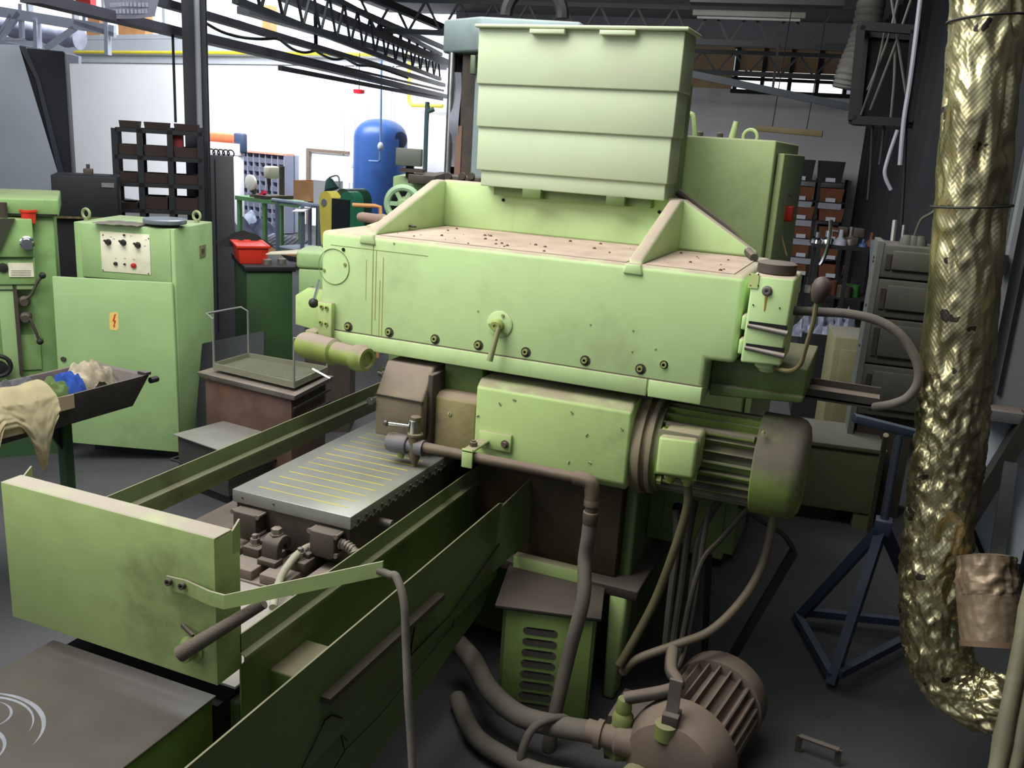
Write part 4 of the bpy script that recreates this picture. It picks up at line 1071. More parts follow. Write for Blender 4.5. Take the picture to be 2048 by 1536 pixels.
# ---- dark tool chest and rack with wooden boxes
F = fr_at(190, 6.1, 42)
T = thing('tool_chest', 'low black tool chest beside the dark rack', 'chest', F)
bpx(B(F), F, 104, 352, 236, 440, 0, .35).done('chest_body', mat('chest_black', (20, 21, 26), .65, var=.15), T, bevel=.008)
z_ = F.p(180, 440)[1]
B(F).box(F.p(110, 440)[0], F.p(232, 440)[0], .05, .3, 0, z_+.01).done('chest_base', black, T)
bpx(B(F), F, 203, 366, 228, 375, -.006, 0).done('chest_label', mat('dim_label', (110, 108, 110), .6), T)
bpx(B(F), F, 110, 434, 234, 438, -.006, 0).done('hazard_stripe', mat('dim_stripe', (96, 86, 50), .6, var=.4, scale=30), T)
q = F.p3(177, 352, .2)
T = thing('small_vise', 'small brownish block and rod on the black tool chest', 'tool', F.M @ q)
B(F).box(q.x-.03, q.x+.03, .17, .24, q.z, q.z+.05).done('tool_block', castdark, T, bevel=.004)
B(F).cyl((q.x, .2, q.z+.05), (q.x, .2, q.z+.08), .012, n=8).done('tool_screw', castdark, T)
F = fr_at(315, 6.6, 38)
RK = thing('storage_rack', 'dark steel rack carrying rows of brown wooden boxes', 'rack', F)
rx = [232, 282, 342, 402]
z0s = [262, 316, 370, 422]
for i, px in enumerate(rx):
    for yy in (0, .22):
        xx = F.p(px, 350)[0]
        B(F).box(xx-.02, xx+.02, yy, yy+.03, 0, F.p(px, 256)[1]).done('rack_post', steelblack, RK)
for py in z0s:
    z_ = F.p(315, py)[1]
    B(F).box(F.p(230, py)[0], F.p(404, py)[0], 0, .25, z_-.02, z_+.01).done('rack_shelf', steelblack, RK)
z_ = F.p(315, 490)[1]
B(F).box(F.p(230, 480)[0], F.p(404, 480)[0], 0, .25, z_-.02, z_+.01).done('rack_shelf', steelblack, RK)
boxm = mat('dark_brown_crate', (46, 34, 29), .8, var=.25, scale=6)
for r_, (py, hh) in enumerate(((262, 17), (316, 24), (370, 22), (422, 28))):
    for c_ in range(3):
        xa, xb = F.p(rx[c_]+4, py)[0], F.p(rx[c_+1]-4, py)[0]
        z_ = F.p(315, py)[1]+.012; h_ = F.p(315, py-hh)[1]-z_
        if r_ == 3 and c_ == 0: h_ *= .45
        lab = 'brown wooden crate on the %s of the dark rack, %s bay' % (('top board', 'upper shelf', 'middle shelf', 'lower shelf')[r_], ('chest-side', 'middle', 'column-side')[c_])
        tray(B(F), (xa+xb)/2, .12, xb-xa-.02, .20, xb-xa-.01, .22, z_, z_+h_, .018).done('wooden_crate', boxm, label=lab, cat='crate', group='crates on the dark rack')
z_ = F.p(345, 316)[1]+.012+.2
q = F.p3(352, 284, .1)
B(F).box(q.x-.05, q.x+.05, .06, .16, F.p(315, 316)[1]+.012, q.z+.05).done('red_box', mat('dim_red', (120, 34, 34), .6), label='small dark red box on the upper rack shelf', cat='box')
# ---- building column
F = fr_at(391, 7.1, 34)
xa, xb = F.p(368, 200)[0], F.p(414, 200)[0]
cm = mat('column_steel', (36, 38, 45), .6, var=.15, scale=2)
T = thing('steel_column', 'dark steel I-column rising beside the crate rack', 'column', F)
B(F).box(xa, xb, 0, .03, 0, 6).done('column_flange', cm, T)
B(F).box(xa, xb, .12, .14, 0, 6).done('column_flange', cm, T)
B(F).box((xa+xb)/2-.02, (xa+xb)/2+.02, .03, .12, 0, 6).done('column_web', cm, T)
B(F).cyl(((xa+xb)/2+.03, -.03, 0.8), ((xa+xb)/2+.03, -.03, 5.5), .022, n=10).done('conduit', mat('conduit_grey', (130, 132, 138), .4), T)
# grey locker
F = fr_at(440, 7.7, 37)
T = thing('grey_locker', 'plain dark grey locker beyond the steel column', 'locker', F)
zl_ = F.p(440, 312)[1]
B(F).box(F.p(418, 380)[0], F.p(466, 380)[0], 0, .3, 0, zl_).done('locker_body', mat('locker_grey', (74, 73, 76), .5, var=.08), T, bevel=.006)
B(F).box(F.p(430, 380)[0], F.p(432, 380)[0], -.005, 0, .1, zl_-.03).done('locker_seam', black, T)
xa = F.p(440, 312)[0]
bb = B(F)
for i in range(5): bb.torus((xa-.08+.04*i, .2, zl_+.02), (.3, 1, .2), .03, .006, 10, 5)
bb.done('wire_coil', blackr, label='coil of black wire on the grey locker', cat='wire')
# ---- far left hall
def lfbox(name, x0, y0, x1, y1, off, dep, m_, par=None, floor=False, bev=.0, **k):
    b_ = B(LF)
    ya = -off
    ym, xm = (y0+y1)/2, (x0+x1)/2
    zlo = 0 if floor else LF.p(xm, y1, ya)[1]
    b_.box(LF.p(x0, ym, ya)[0], LF.p(x1, ym, ya)[0], ya, ya+dep, zlo, LF.p(xm, y0, ya)[1])
    return b_.done(name, m_, par, bevel=bev, **k)
T = thing('boxed_machine', 'white and navy machine housing with orange top in the far hall', 'machine', LF.M @ Vector((LF.p(450, 300, -3)[0], -3, 0)))
lfbox('housing', 405, 308, 478, 400, 3, .12, wallwhite, T, floor=True, bev=.03)
lfbox('orange_top', 405, 265, 466, 285, 3, .12, mat('orange_panel', (236, 132, 92), .5), T, bev=.03)
lfbox('white_band', 405, 285, 478, 308, 3, .12, wallwhite, T)
lfbox('navy_end', 466, 266, 486, 306, 2.98, .1, mat('navy_end', (70, 82, 110), .5), T, bev=.03)
T = thing('bin_rack', 'tall rack of grey small-parts bins by the white wall', 'rack', LF.M @ Vector((LF.p(520, 350, -1.6)[0], -1.6, 0)))
binm = mat('grey_bin', (138, 142, 160), .5, var=.08); bind = mat('bin_back', (96, 100, 118), .6)
off = 1.7
xs0 = LF.p(472, 380, -off)[0]; xs1 = LF.p(568, 380, -off)[0]
ztp = LF.p(520, 307, -off)[1]; zbt = LF.p(520, 470, -off)[1]
B(LF).box(xs0, xs1, -off+.22, -off+.25, .02, ztp).done('rack_back', bind, T)
B(LF).box(xs0, xs1, -off-.02, -off+.25, ztp, ztp+.03).done('rack_top', mat('orange_strip', (214, 150, 128), .6), T)
nx, nz = 8, 8
wx = (xs1-xs0)/nx; hz_ = (ztp-.1)/nz
src = None
for i in range(nx):
    for j in range(nz):
        if src is None:
            bn = B(LF)
            cx = xs0+wx*(i+.5); z0 = .1+hz_*j
            tray(bn, cx, -off+.1, wx*.86, .16, wx*.86, .22, z0, z0+hz_*.55, .012)
            src = bn.done('small_bin', binm, T)
        else:
            o = child_copy(src, T, LF.M.to_3x3() @ Vector((wx*i, 0, hz_*j)))
for i in range(nx+1):
    B(LF).box(xs0+wx*i-.01, xs0+wx*i+.01, -off, -off+.22, .02, ztp).done('rack_upright', binm, T)
T = thing('grey_shutter', 'upright pale grey cabinet next to the bin rack', 'cabinet', LF.M @ Vector((LF.p(585, 380, -1)[0], -1, 0)))
lfbox('shutter_body', 569, 310, 588, 470, 1.3, .12, mat('pale_cab', (168, 174, 188), .5), T, floor=True)
lfbox('shutter_seam', 588, 312, 589, 468, 1.305, .01, bind, T, floor=True)
# workbench with drill press
BX = thing('green_workbench', 'green framed workbench with vise in the far hall', 'workbench', LF.M @ Vector((LF.p(540, 440, -4)[0], -4, 0)))
gf = mat('bench_green', (96, 140, 92), .5)
zb = LF.p(540, 400, -4)[1]
xa, xb = LF.p(470, 420, -4)[0], LF.p(602, 420, -4)[0]
B(LF).box(xa, xb, -4, -3.2, zb-.06, zb).done('bench_top', gf, BX)
for x in (xa+.05, (xa+xb)/2-.1, (xa+xb)/2+.25, xb-.05):
    for yy in (-3.98, -3.24):
        B(LF).box(x-.03, x+.03, yy, yy+.05, 0, zb-.06).done('bench_leg', gf, BX)
T = thing('dial_scale', 'bench scale with round white dial on the green workbench', 'scale', LF.M @ Vector((LF.p(505, 400, -3.9)[0], -3.9, zb)))
p_ = LF.p3(504, 365, -3.9)
B(LF).lathe(p_, (0, -1, 0), [(0, .11), (.04, .115), (.045, .10)], 24).done('dial_face', mat('dial_white', (226, 224, 214), .5), T)
B(LF).cyl((p_.x, -3.86, zb), (p_.x, -3.86, p_.z-.05), .03, n=10).done('dial_post', castdark, T)
B(LF).lathe((p_.x+.02, -3.8, zb), (0, 0, 1), [(0, .13), (.03, .12), (.05, .05)], 16).done('scale_base', castdark, T)
T = thing('bench_drill', 'small grey bench drill on the green workbench', 'drill', LF.M @ Vector((LF.p(545, 400, -3.8)[0], -3.8, zb)))
p_ = LF.p3(543, 360, -3.8)
B(LF).cyl((p_.x, -3.6, zb), (p_.x, -3.6, p_.z+.2), .04, n=10).done('drill_column', castdark, T)
B(LF).box(p_.x-.07, p_.x+.07, -3.9, -3.7, p_.z+.02, p_.z+.2).done('drill_head', mat('drill_cream', (200, 196, 176), .5), T, bevel=.03)
B(LF).cyl((p_.x, -3.85, p_.z+.02), (p_.x, -3.85, p_.z-.18), .03, .012, 10).done('drill_chuck', castdark, T)
B(LF).box(p_.x-.15, p_.x+.15, -4.0, -3.5, zb, zb+.05).done('drill_base', castdark, T)
p_ = LF.p3(523, 391, -3.9)
B(LF).bar(p_+Vector((-.06, 0, -.03)), p_+Vector((.08, 0, .06)), .06, .05).done('red_tool', mat('crimson', (196, 40, 70), .5), label='crimson hand tool lying on the green workbench', cat='tool')
# rails and boxes
T = thing('pipe_rail_table', 'grey tubular rail table with white sheet in the far hall', 'table', LF.M @ Vector((LF.p(600, 440, -4.5)[0], -4.5, 0)))
zb2 = LF.p(590, 406, -4.5)[1]
gr = mat('rail_grey', (128, 138, 152), .4, metal=.3)
xa, xb = LF.p(545, 440, -4.5)[0], LF.p(642, 440, -4.5)[0]
for yy in (-4.5, -3.9): B(LF).cyl((xa, yy, zb2), (xb, yy, zb2), .03, n=8).done('top_rail', gr, T)
for x in (xa+.1, xb-.35, xb-.03):
    for yy in (-4.5, -3.9): B(LF).cyl((x, yy, 0), (x, yy, zb2), .028, n=8).done('rail_leg', gr, T)
B(LF).box(xa, xb, -4.5, -3.9, .25, .28).done('lower_shelf', gr, T)
B(LF).hexa([LF.p3(584, 424, -4.6), LF.p3(608, 424, -4.6), LF.p3(616, 407, -4.52)+Vector((0, .3, .02)), LF.p3(588, 407, -4.52)+Vector((0, .3, .02))],
           [LF.p3(584, 424, -4.6)+Vector((0, 0, .01)), LF.p3(608, 424, -4.6)+Vector((0, 0, .01)), LF.p3(616, 407, -4.52)+Vector((0, .3, .03)), LF.p3(588, 407, -4.52)+Vector((0, .3, .03))]).done('white_sheet', wallwhite, label='white paper sheet draped over the grey rail table', cat='paper')
T = thing('cardboard_box', 'open brown cardboard box on the grey rail table', 'box', LF.M @ Vector((LF.p(616, 404, -4.3)[0], -4.3, zb2+.03)))
cbm = mat('cardboard', (190, 142, 96), .8)
zc = zb2+.032
tray(B(LF), LF.p(612, 400, -4.3)[0], -4.2, .34, .34, .34, .34, zc, zc+.26, .015).done('box_body', cbm, T)
xq = LF.p(629, 400, -4.5)[0]
B(LF).box(xq-.02, xq+.22, -4.5, -4.2, zc, zc+.3).done('white_box', wallwhite, label='white carton standing beside the cardboard box', cat='carton')
# yellow and green bending machine
YM = thing('belt_sander', 'yellow and dark green machine with rounded ends beneath the green lamp', 'machine', LF.M @ Vector((LF.p(672, 430, -6)[0], -6, 0)))
ylw = mat('machine_yellow', (222, 206, 92), .5); dgr = mat('machine_dark_green', (34, 62, 50), .4)
def pill(px, py, r_, m_, y0, y1, nm, pxb):
    p_ = LF.p3(px, py, -6); pb = LF.p3(pxb, 470, -6)
    pts_ = [(p_.x+r_*math.cos(R(a)), p_.z+r_*math.sin(R(a))) for a in range(0, 181, 15)]+[(pb.x-r_, 0), (pb.x+r_, 0)]
    B(LF).prism(pts_, 'y', y0, y1).done(nm, m_, YM)
pill(651, 401, .10, ylw, -6.0, -5.85, 'side_cheek', 662)
pill(668, 402, .13, dgr, -5.86, -5.55, 'machine_body', 676)
pill(694, 402, .10, mat('machine_green', (44, 110, 80), .4), -6.0, -5.85, 'side_cheek', 700)
B(LF).box(LF.p(666, 430, -6)[0], LF.p(700, 430, -6)[0], -6.02, -5.9, 0, LF.p(680, 398, -6)[1]).done('front_cover', mat('machine_black', (26, 32, 34), .4), YM)
for px in (663, 673): B(LF).lathe(LF.p3(px, 396, -5.8), (0, 0, 1), [(0, .04), (.05, .04)], 10).done('blue_cap', mat('blue_cap', (50, 84, 140), .4), YM)
B(LF).lathe(LF.p3(649, 405, -6), (0, -1, 0), [(-.02, .04), (.01, .04)], 12).done('pivot', gr, YM)
T = thing('green_lamp', 'small dark green desk lamp over the yellow machine', 'lamp', LF.M @ LF.p3(672, 397, -5.7))
p_ = LF.p3(661, 370, -5.7)
B(LF).lathe(p_, (.4, 0, -1), [(-.08, .015), (-.06, .04), (.05, .085), (.05, .07)], 16).done('lamp_shade', mat('lamp_green', (28, 66, 58), .4), T)
B(LF).tube([p_+Vector((-.02, 0, .08)), p_+Vector((.12, 0, .1)), p_+Vector((.14, 0, -.1)), LF.p3(674, 398, -5.7)], .01, 6).done('lamp_arm', gr, T)
# pallet and clutter on the far floor
T = thing('floor_pallet', 'low orange edged pallet with slats on the far floor', 'pallet', LF.M @ Vector((LF.p(560, 470, -6.5)[0], -6.5, 0)))
q = [at(a, b, z=.22) for a, b in ((512, 482), (602, 496), (620, 478), (545, 466))]
om = mat('pallet_orange', (206, 150, 100), .7)
for i in range(9):
    t0, t1 = i/9+.01, (i+1)/9-.015
    a, b = q[0].lerp(q[1], t0), q[0].lerp(q[1], t1); c, d = q[3].lerp(q[2], t1), q[3].lerp(q[2], t0)
    z_ = Vector((0, 0, -.03))
    B().hexa([a+z_, b+z_, c+z_, d+z_], [a, b, c, d]).done('slat', mat('slat_grey', (108, 108, 122), .6), T)
B().hexa([v-Vector((0, 0, .14)) for v in (q[0], q[1], q[1].lerp(q[2], .06), q[0].lerp(q[3], .06))], [v-Vector((0, 0, .03)) for v in (q[0], q[1], q[1].lerp(q[2], .06), q[0].lerp(q[3], .06))]).done('edge_board', om, T)
for t in (.02, .98):
    p_ = q[0].lerp(q[1], t)
    B().box(p_.x-.05, p_.x+.05, p_.y-.02, p_.y+.06, 0, .2).done('pallet_foot', om, T)
for i, (px, py, c_, nm) in enumerate(((478, 462, (60, 66, 84), 'dark'), (500, 452, (196, 204, 222), 'pale'), (520, 458, (84, 92, 116), 'blue grey'))):
    p_ = at(px, py+18, z=0); s_ = i*3.3
    B().grid(lambda u, v: (p_.x-.35+.7*u, p_.y-.25+.5*v, .02+.32*math.sin(3.14*u)*math.sin(3.14*v)*(1+.7*noise.noise((u*5+s_, v*5, s_)))), 16, 12, .01).done('scrap_bundle', mat('scrap_%d' % i, c_, .6, var=.35, scale=7), label='%s heap of wrapped scrap on the far floor' % nm, cat='scrap', group='scrap heaps on the far floor')
# ---- blue pressure tank
p_ = LF.p3(761, 300, -1.0)
rT = abs(LF.p(801, 300, -1.0)[0]-LF.p(721, 300, -1.0)[0])/2
zT = LF.p(761, 236, -1.0-rT)[1]
BT = thing('pressure_tank', 'tall blue compressed air tank by the white wall', 'tank', LF.M @ Vector((p_.x, -1.0, 0)))
blue = mat('tank_blue', (56, 92, 156), .35, var=.1, scale=.8)
prof = [(.12, rT*.3), (.15, rT*.8), (.28, rT)]+[(zT-.34, rT)]+[(zT-.34+.34*math.sin(R(a)), rT*math.cos(R(a))**.8 if a < 89 else .01) for a in (15, 30, 45, 60, 75, 88)]
B(LF).lathe((p_.x, -1.0, 0), (0, 0, 1), prof, 40).done('tank_shell', blue, BT)
for a in (40, 160, 280):
    B(LF).box(p_.x+rT*.75*math.cos(R(a))-.04, p_.x+rT*.75*math.cos(R(a))+.04, -1+rT*.75*math.sin(R(a))-.04, -1+rT*.75*math.sin(R(a))+.04, 0, .3).done('tank_leg', blue, BT)
yy = -1.0-rT-.06
tp = [LF.p3(763, 120, yy), LF.p3(762, 220, yy), LF.p3(761, 280, yy), LF.p3(760, 320, yy), LF.p3(757, 323, yy), LF.p3(738, 322, yy)]
B(LF).tube(tp, .018, 8, sub=1).done('air_pipe', mat('pipe_blue_grey', (96, 124, 166), .4), BT)
B(LF).sphere(LF.p3(761, 293, yy-.02), .05, (1, 1, 1.4)).done('pipe_valve', wallband, BT)
B(LF).lathe(LF.p3(800, 280, -1.0), (1, -.2, 0), [(-.05, .14), (.02, .14), (.03, .12)], 18).done('manhole', mat('manhole_dark', (30, 44, 72), .4), BT)
# wall conduits, switch box
for i, px in enumerate((690, 711, 737, 783, 790)):
    x = LF.p(px, 250)[0]
    B(LF).cyl((x, -.03, 1.0 if i else .5), (x, -.03, 3.4), .014, n=6).done('wall_conduit', wallband, label=('thin conduit beside the white door', 'thin conduit above the wall switch box', 'thin conduit close to the blue tank, door side', 'thin conduit right behind the blue tank', 'thin conduit between the blue tank and the yellow pipe')[i], cat='conduit', group='conduits on the white wall')
T = thing('wall_switch_box', 'small white switch box mounted on wall left of blue tank', 'switch box', LF.M @ LF.p3(710, 350, -.1))
lfbox('box_upper', 702, 326, 718, 337, .1, .1, wallband, T, bev=.01)
lfbox('box_lower', 698, 340, 718, 368, .1, .1, wallwhite, T, bev=.01)
p_ = LF.p3(718, 182, -1.5)
T = thing('red_beacon', 'small red hanging bell under the cable trays', 'bell', LF.M @ p_)
B(LF).lathe(p_, (0, 0, 1), [(-.05, .02), (-.04, .09), (.02, .1), (.03, .02)], 14).done('bell_shell', mat('bell_red', (214, 40, 56), .4), T)
B(LF).cyl(p_, p_+Vector((0, 0, .6)), .008, n=6).done('bell_cord', blackr, T)
# yellow gas pipe
yp = mat('gas_yellow', (224, 206, 60), .4)
B(LF).tube([LF.p3(150, 104, -.15), LF.p3(500, 106, -.15), LF.p3(815, 110, -.15), LF.p3(818, 114, -.15), LF.p3(818, 204, -.15), LF.p3(823, 210, -.15), LF.p3(885, 212, -.15)], .035, 8, sub=1).done('gas_pipe', yp, label='long yellow gas pipe along the far wall dropping by the lathe column', cat='pipe')

# ================================================================== behind and right of the grinder
# ---- green switch cabinet behind the ram
YC = 4.05
xa = W.p(1364, 330, YC)[0]; xb = W.p(1551, 300, YC)[0]; zc = W.p(1551, 281, YC)[1]
yb_, _z = yx(W, 1583, 400, xb)
SW = thing('switch_cabinet', 'tall green electrical cabinet standing behind the ram', 'cabinet', ((xa+xb)/2, 4.3, 0))
B().box(xa, xb, YC, yb_, .05, zc).done('cabinet_body', paint_rcab, SW, bevel=.008)
B().box(xb+.006, xb+.035, YC+.05, yb_+.02, .12, zc-.05).done('cabinet_door', paint_rcab, SW, bevel=.006)
B().box(xa+.03, xb-.03, YC+.03, yb_-.03, 0, .05).done('plinth', black, SW)
for px in (1400, 1440):
    x = W.p(px, 270, YC+.2)[0]
    B().lathe((x, YC+.2, zc), (0, 0, 1), [(0, .014), (.02, .014), (.024, .009)], 8).done('top_bolt', castdark, SW)
x = W.p(1466, 262, YC+.2)[0]
B().cyl((x, YC+.2, zc), (x+.01, YC+.2, zc+.075), .017, .012, 10).done('top_plug', paint_rcab, SW)
x = W.p(1501, 270, YC+.2)[0]
B().torus((x, YC+.2, zc+.012), (.2, 1, 0), .032, .008, 18, 7).done('lifting_eye', paint_rcab, SW)
B().tube([(W.p(1372, 228, YC+.1)[0], YC+.1, W.p(1372, 228, YC+.1)[1]), W.p3(1384, 229, YC+.1), W.p3(1388, 240, YC+.1), W.p3(1390, 270, YC+.1), (W.p(1390, 270, YC+.1)[0], YC+.1, zc-.02)], .012, 8, sub=3).done('top_pipe', paint_rcab, SW)
y1, z1 = yx(W, 1572, 420, xb+.035)
B().box(xb+.03, xb+.07, y1-.03, y1+.05, z1-.05, z1+.02).done('red_switch', redm, SW, bevel=.006)
B().tube([W.p3(1568, 390, y1), W.p3(1582, 392, y1+.02), W.p3(1586, 420, y1+.02)], .004, 6, sub=2).done('switch_guard', steel_dull, SW)
B().bar(W.p3(1560, 460, y1), W.p3(1573, 512, y1-.1), .006, .006).done('wooden_stick', mat('pale_wood', (196, 170, 120), .8), SW)
# cable slung along the upright plate
B().tube([(-.72, 3.30, 1.76), (-.62, 3.30, 1.70), (-.52, 3.295, 1.64), (-.45, 3.26, 1.585), (-.40, 3.12, 1.573)], .014, 8).done('ram_cable', hose_d, SG)

# ---- big grey-green vertical lathe column behind the bellows
F = fr_at(1010, 7.3, 14)
VT = thing('vertical_lathe', 'big grey-green vertical lathe column behind the grinder bellows', 'machine', F)
zc0, zc1 = F.p(960, 104)[1], F.p(960, 34)[1]
xl_, xm_, xr_ = F.p(872, 70)[0], F.p(960, 70)[0], F.p(1160, 70)[0]
pl_ = [(xl_, .25), (xm_, -.05), (xr_, .0), (xr_+.05, .4), (xr_, .9), (xl_+.1, .9)]
B(F).prism(pl_, 'z', zc0, zc1).done('column_cap', paint_teal, VT, bevel=.02)
B(F).box(F.p(944, 200)[0], xr_, .08, .85, 0, zc0).done('column_body', paint_teal, VT, bevel=.01)
ra, rb_ = F.p(880, 200)[0], F.p(944, 200)[0]
B(F).box(ra, ra+.05, .25, .35, 0, zc0).done('guide_rail', castdark, VT)
B(F).box(rb_-.13, rb_, .2, .4, 0, zc0).done('guide_rail', castdark, VT)
B(F).box(ra, rb_, .42, .46, 0, zc0).done('rail_back', mat('dark_back', (40, 40, 42), .6), VT)
xs_ = F.p(905, 200)[0]
B(F).cyl((xs_-.06, .2, .5), (xs_-.06, .2, zc0), .03, n=12).done('lead_screw', steel, VT)
B(F).box(xs_+.00, xs_+.05, .18, .24, .8, F.p(900, 250)[1]).done('feed_bar', mat('brown_bar', (120, 92, 76), .5), VT)
bpx(B(F), F, 940, 110, 950, 148, -.02, .08).done('latch_block', mat('latch', (84, 96, 70), .5), VT, bevel=.006)
for px, py in ((965, 208), (972, 206)):
    B(F).lathe(F.p3(px, py, .08), (0, -1, 0), [(0, .01), (.01, .008)], 8).done('body_screw', castdark, VT)
xq, zq = F.p(895, 350)
B(F).box(F.p(852, 355)[0], F.p(965, 355)[0], -.1, .5, F.p(900, 372)[1], F.p(900, 350)[1]).done('cross_rail', castdark, VT, bevel=.01)
for px in (880, 897, 925, 943):
    B(F).lathe(F.p3(px, 352, -.1), (0, -1, 0), [(0, .03), (.03, .028)], 12).done('rail_bolt', castdark, VT)
B(F).torus(F.p3(1068, 34, 1.3), (0, 1, 0), .26, .06, 24, 8, 180, 360).done('top_pulley', black, VT)
B(F).grid(lambda u, v: (F.p(893, 150)[0]+.08*u, .19+.03*math.sin(v*9), F.p(893, 140)[1]-.75*v), 4, 20, .004).done('hung_cloth', cloth_m('white_hung', (170, 172, 184)), label='dirty white cloth hung beside the column lead screw', cat='cloth')
# ---- small milling machine with handwheel beside it
F = fr_at(815, 6.4, 20)
HM = thing('milling_machine', 'green machine with spoked handwheel and control panel behind the ram', 'machine', F)
B(F).box(F.p(777, 420)[0], F.p(862, 420)[0], .15, .75, 0, F.p(820, 356)[1]).done('machine_body', paint_bg, HM, bevel=.01)
pn = bpx(B(F), F, 791, 297, 842, 332, .05, .15).done('control_panel', mat('panel_grey', (96, 100, 92), .5), HM, bevel=.004)
B(F).box(F.p(806, 340)[0], F.p(820, 340)[0], .12, .2, F.p(815, 358)[1], F.p(815, 330)[1]).done('panel_post', castdark, HM)
bpx(B(F), F, 800, 338, 845, 345, .04, .2).done('panel_shelf', castdark, HM)
bpx(B(F), F, 816, 350, 870, 368, .0, .6).done('machine_table', castdark, HM, bevel=.004)
wc = F.p3(806, 408, -.05); Rw = abs(F.p(838, 408, -.05)[0]-F.p(774, 408, -.05)[0])/2
wh = B(F).torus(wc, (0, 1, 0), Rw, .024, 36, 8).done('hand_wheel', mat('wheel_green', (150, 180, 140), .4), HM)
for a in range(0, 360, 60):
    B(F).bar(wc, wc+Vector((math.cos(R(a)), 0, math.sin(R(a))))*Rw, .02, .03).done('wheel_spoke', mat('wheel_green', (150, 180, 140), .4), HM)
B(F).lathe(wc+Vector((0, .25, 0)), (0, -1, 0), [(0, .05), (.22, .05), (.26, .04), (.28, .03)], 16).done('wheel_hub', paint_bg, HM)
B(F).cyl(wc+Vector((0, .08, 0)), wc+Vector((0, .10, 0)), Rw*.95, n=28).done('wheel_disc', black, HM)
F = fr_at(735, 7.5, 20)
B(F).tube([F.p3(705, 410), F.p3(750, 412), F.p3(760, 414), F.p3(762, 440), (F.p(762, 440)[0], 0, 0)], .018, 8, sub=1).done('orange_rail', orange, label='orange bent tube rail before the blue tank', cat='rail')
# thin post beside the column
F = fr_at(854, 8.0, 20)
B(F).tube([(F.p(853, 300)[0], 0, 0), F.p3(853, 245), F.p3(857, 225), F.p3(868, 218)], .02, 8, sub=3).done('cable_post', mat('post_teal', (62, 84, 84), .5), label='thin dark post with bent cable before the lathe column', cat='post')

# ---- small green headstock left of the ram with bent sheet
F = fr_at(615, 5.4, 24)
T = thing('grinder_headstock', 'small light green machine head peeking out beside the ram end', 'machine', F)
bpx(B(F), F, 592, 504, 700, 540, 0, .3).done('head_top', paint_bg, T, bevel=.02)
bpx(B(F), F, 597, 540, 700, 598, .01, .3).done('head_body', paint_bg, T, bevel=.01)
z_ = F.p(640, 598)[1]
B(F).box(F.p(606, 600)[0], F.p(700, 600)[0], .06, .3, 0, z_+.01).done('head_stand', castdark, T)
B(F).lathe(F.p3(624, 579, .01), (0, -1, 0), [(-.01, .018), (.004, .018)], 14).done('head_hole', darkhole, T)
a = F.p3(533, 509, .1); b = F.p3(660, 500, .12)
B(F).hexa([a+Vector((0, -.02, 0)), b+Vector((0, -.12, -.01)), b+Vector((0, .2, -.01)), a+Vector((0, .1, 0))], [a+Vector((0, -.02, .006)), b+Vector((0, -.12, -.004)), b+Vector((0, .2, -.004)), a+Vector((0, .1, .006))]).done('bent_sheet', mat('sheet_beige', (176, 166, 140), .5), label='bent thin beige sheet lying on the small green head', cat='sheet')

# ---- louvred box at the foot of the column
F = Fr((-.985, 2.53), 14)
LB = thing('louvred_box', 'green box with eight louvre slots under the spindle head', 'box', F)
zt = .425
B(F).box(0, .31, 0, .34, 0, zt-.012).done('box_body', paint_dark, LB, bevel=.004)
fm = mat('louvre_green', (118, 140, 76), .5, var=.12, scale=3, dirt=(60, 64, 36), dirt_amt=.5)
B(F).box(.012, .30, -.006, .001, .02, zt-.02).done('front_sheet', fm, LB, bevel=.002)
B(F).box(-.025, .325, -.02, .36, zt-.012, zt).done('box_top', mat('box_top', (52, 46, 40), .6, dust=.6, dust_rgb=(86, 76, 66)), LB, bevel=.002)
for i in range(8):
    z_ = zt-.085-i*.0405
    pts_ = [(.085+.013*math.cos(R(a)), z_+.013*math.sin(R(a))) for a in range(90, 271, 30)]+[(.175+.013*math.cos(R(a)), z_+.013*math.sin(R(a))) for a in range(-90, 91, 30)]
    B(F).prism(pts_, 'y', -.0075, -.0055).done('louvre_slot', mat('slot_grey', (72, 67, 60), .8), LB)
    B(F).box(.085, .175, -.0085, -.006, z_+.0095, z_+.013).done('slot_dark_edge', darkhole, LB)  # thin dark strip drawn along each slot's top edge
# ---- coolant pump with motor, near the louvred box
mo_d = mat('dusty_motor', (98, 84, 72), .8, var=.2, scale=5, dirt=(58, 50, 42), dirt_amt=.5, dust=.6, dust_rgb=(118, 104, 92))
pumpg = mat('pump_green', (112, 122, 66), .55, var=.2, scale=6, dirt=(96, 84, 66), dirt_amt=.6, dirt_scale=6, dust=.6)
ma = Vector((-.352, 2.30, .155)); mb = Vector((-.268, 2.83, .155))
md = (mb-ma).normalized()
PM = thing('coolant_pump', 'dusty brown pump motor with cooling ribs on the floor', 'pump', (-.3, 2.6, 0))
Lm = (mb-ma).length
B().lathe(ma+md*.16, md, [(0, .115), (Lm-.26, .115)], 28).done('motor_body', mo_d, PM)
B().lathe(ma+md*(Lm-.12), md, [(0, .148), (.002, .152), (.08, .15), (.105, .13), (.115, .09), (.115, .01)], 32).done('fan_cowl', mo_d, PM)
u1, v1 = B._basis(md)
for k in range(24):
    a = R(360*k/24); t_ = u1*math.cos(a)+v1*math.sin(a); n_ = md.cross(t_)
    p0_, p1_ = ma+md*.17, ma+md*(Lm-.11)
    B().hexa([p0_+t_*.11-n_*.004, p0_+t_*.143-n_*.003, p0_+t_*.143+n_*.003, p0_+t_*.11+n_*.004], [p1_+t_*.11-n_*.004, p1_+t_*.143-n_*.003, p1_+t_*.143+n_*.003, p1_+t_*.11+n_*.004]).done('cooling_fin', mo_d, PM)
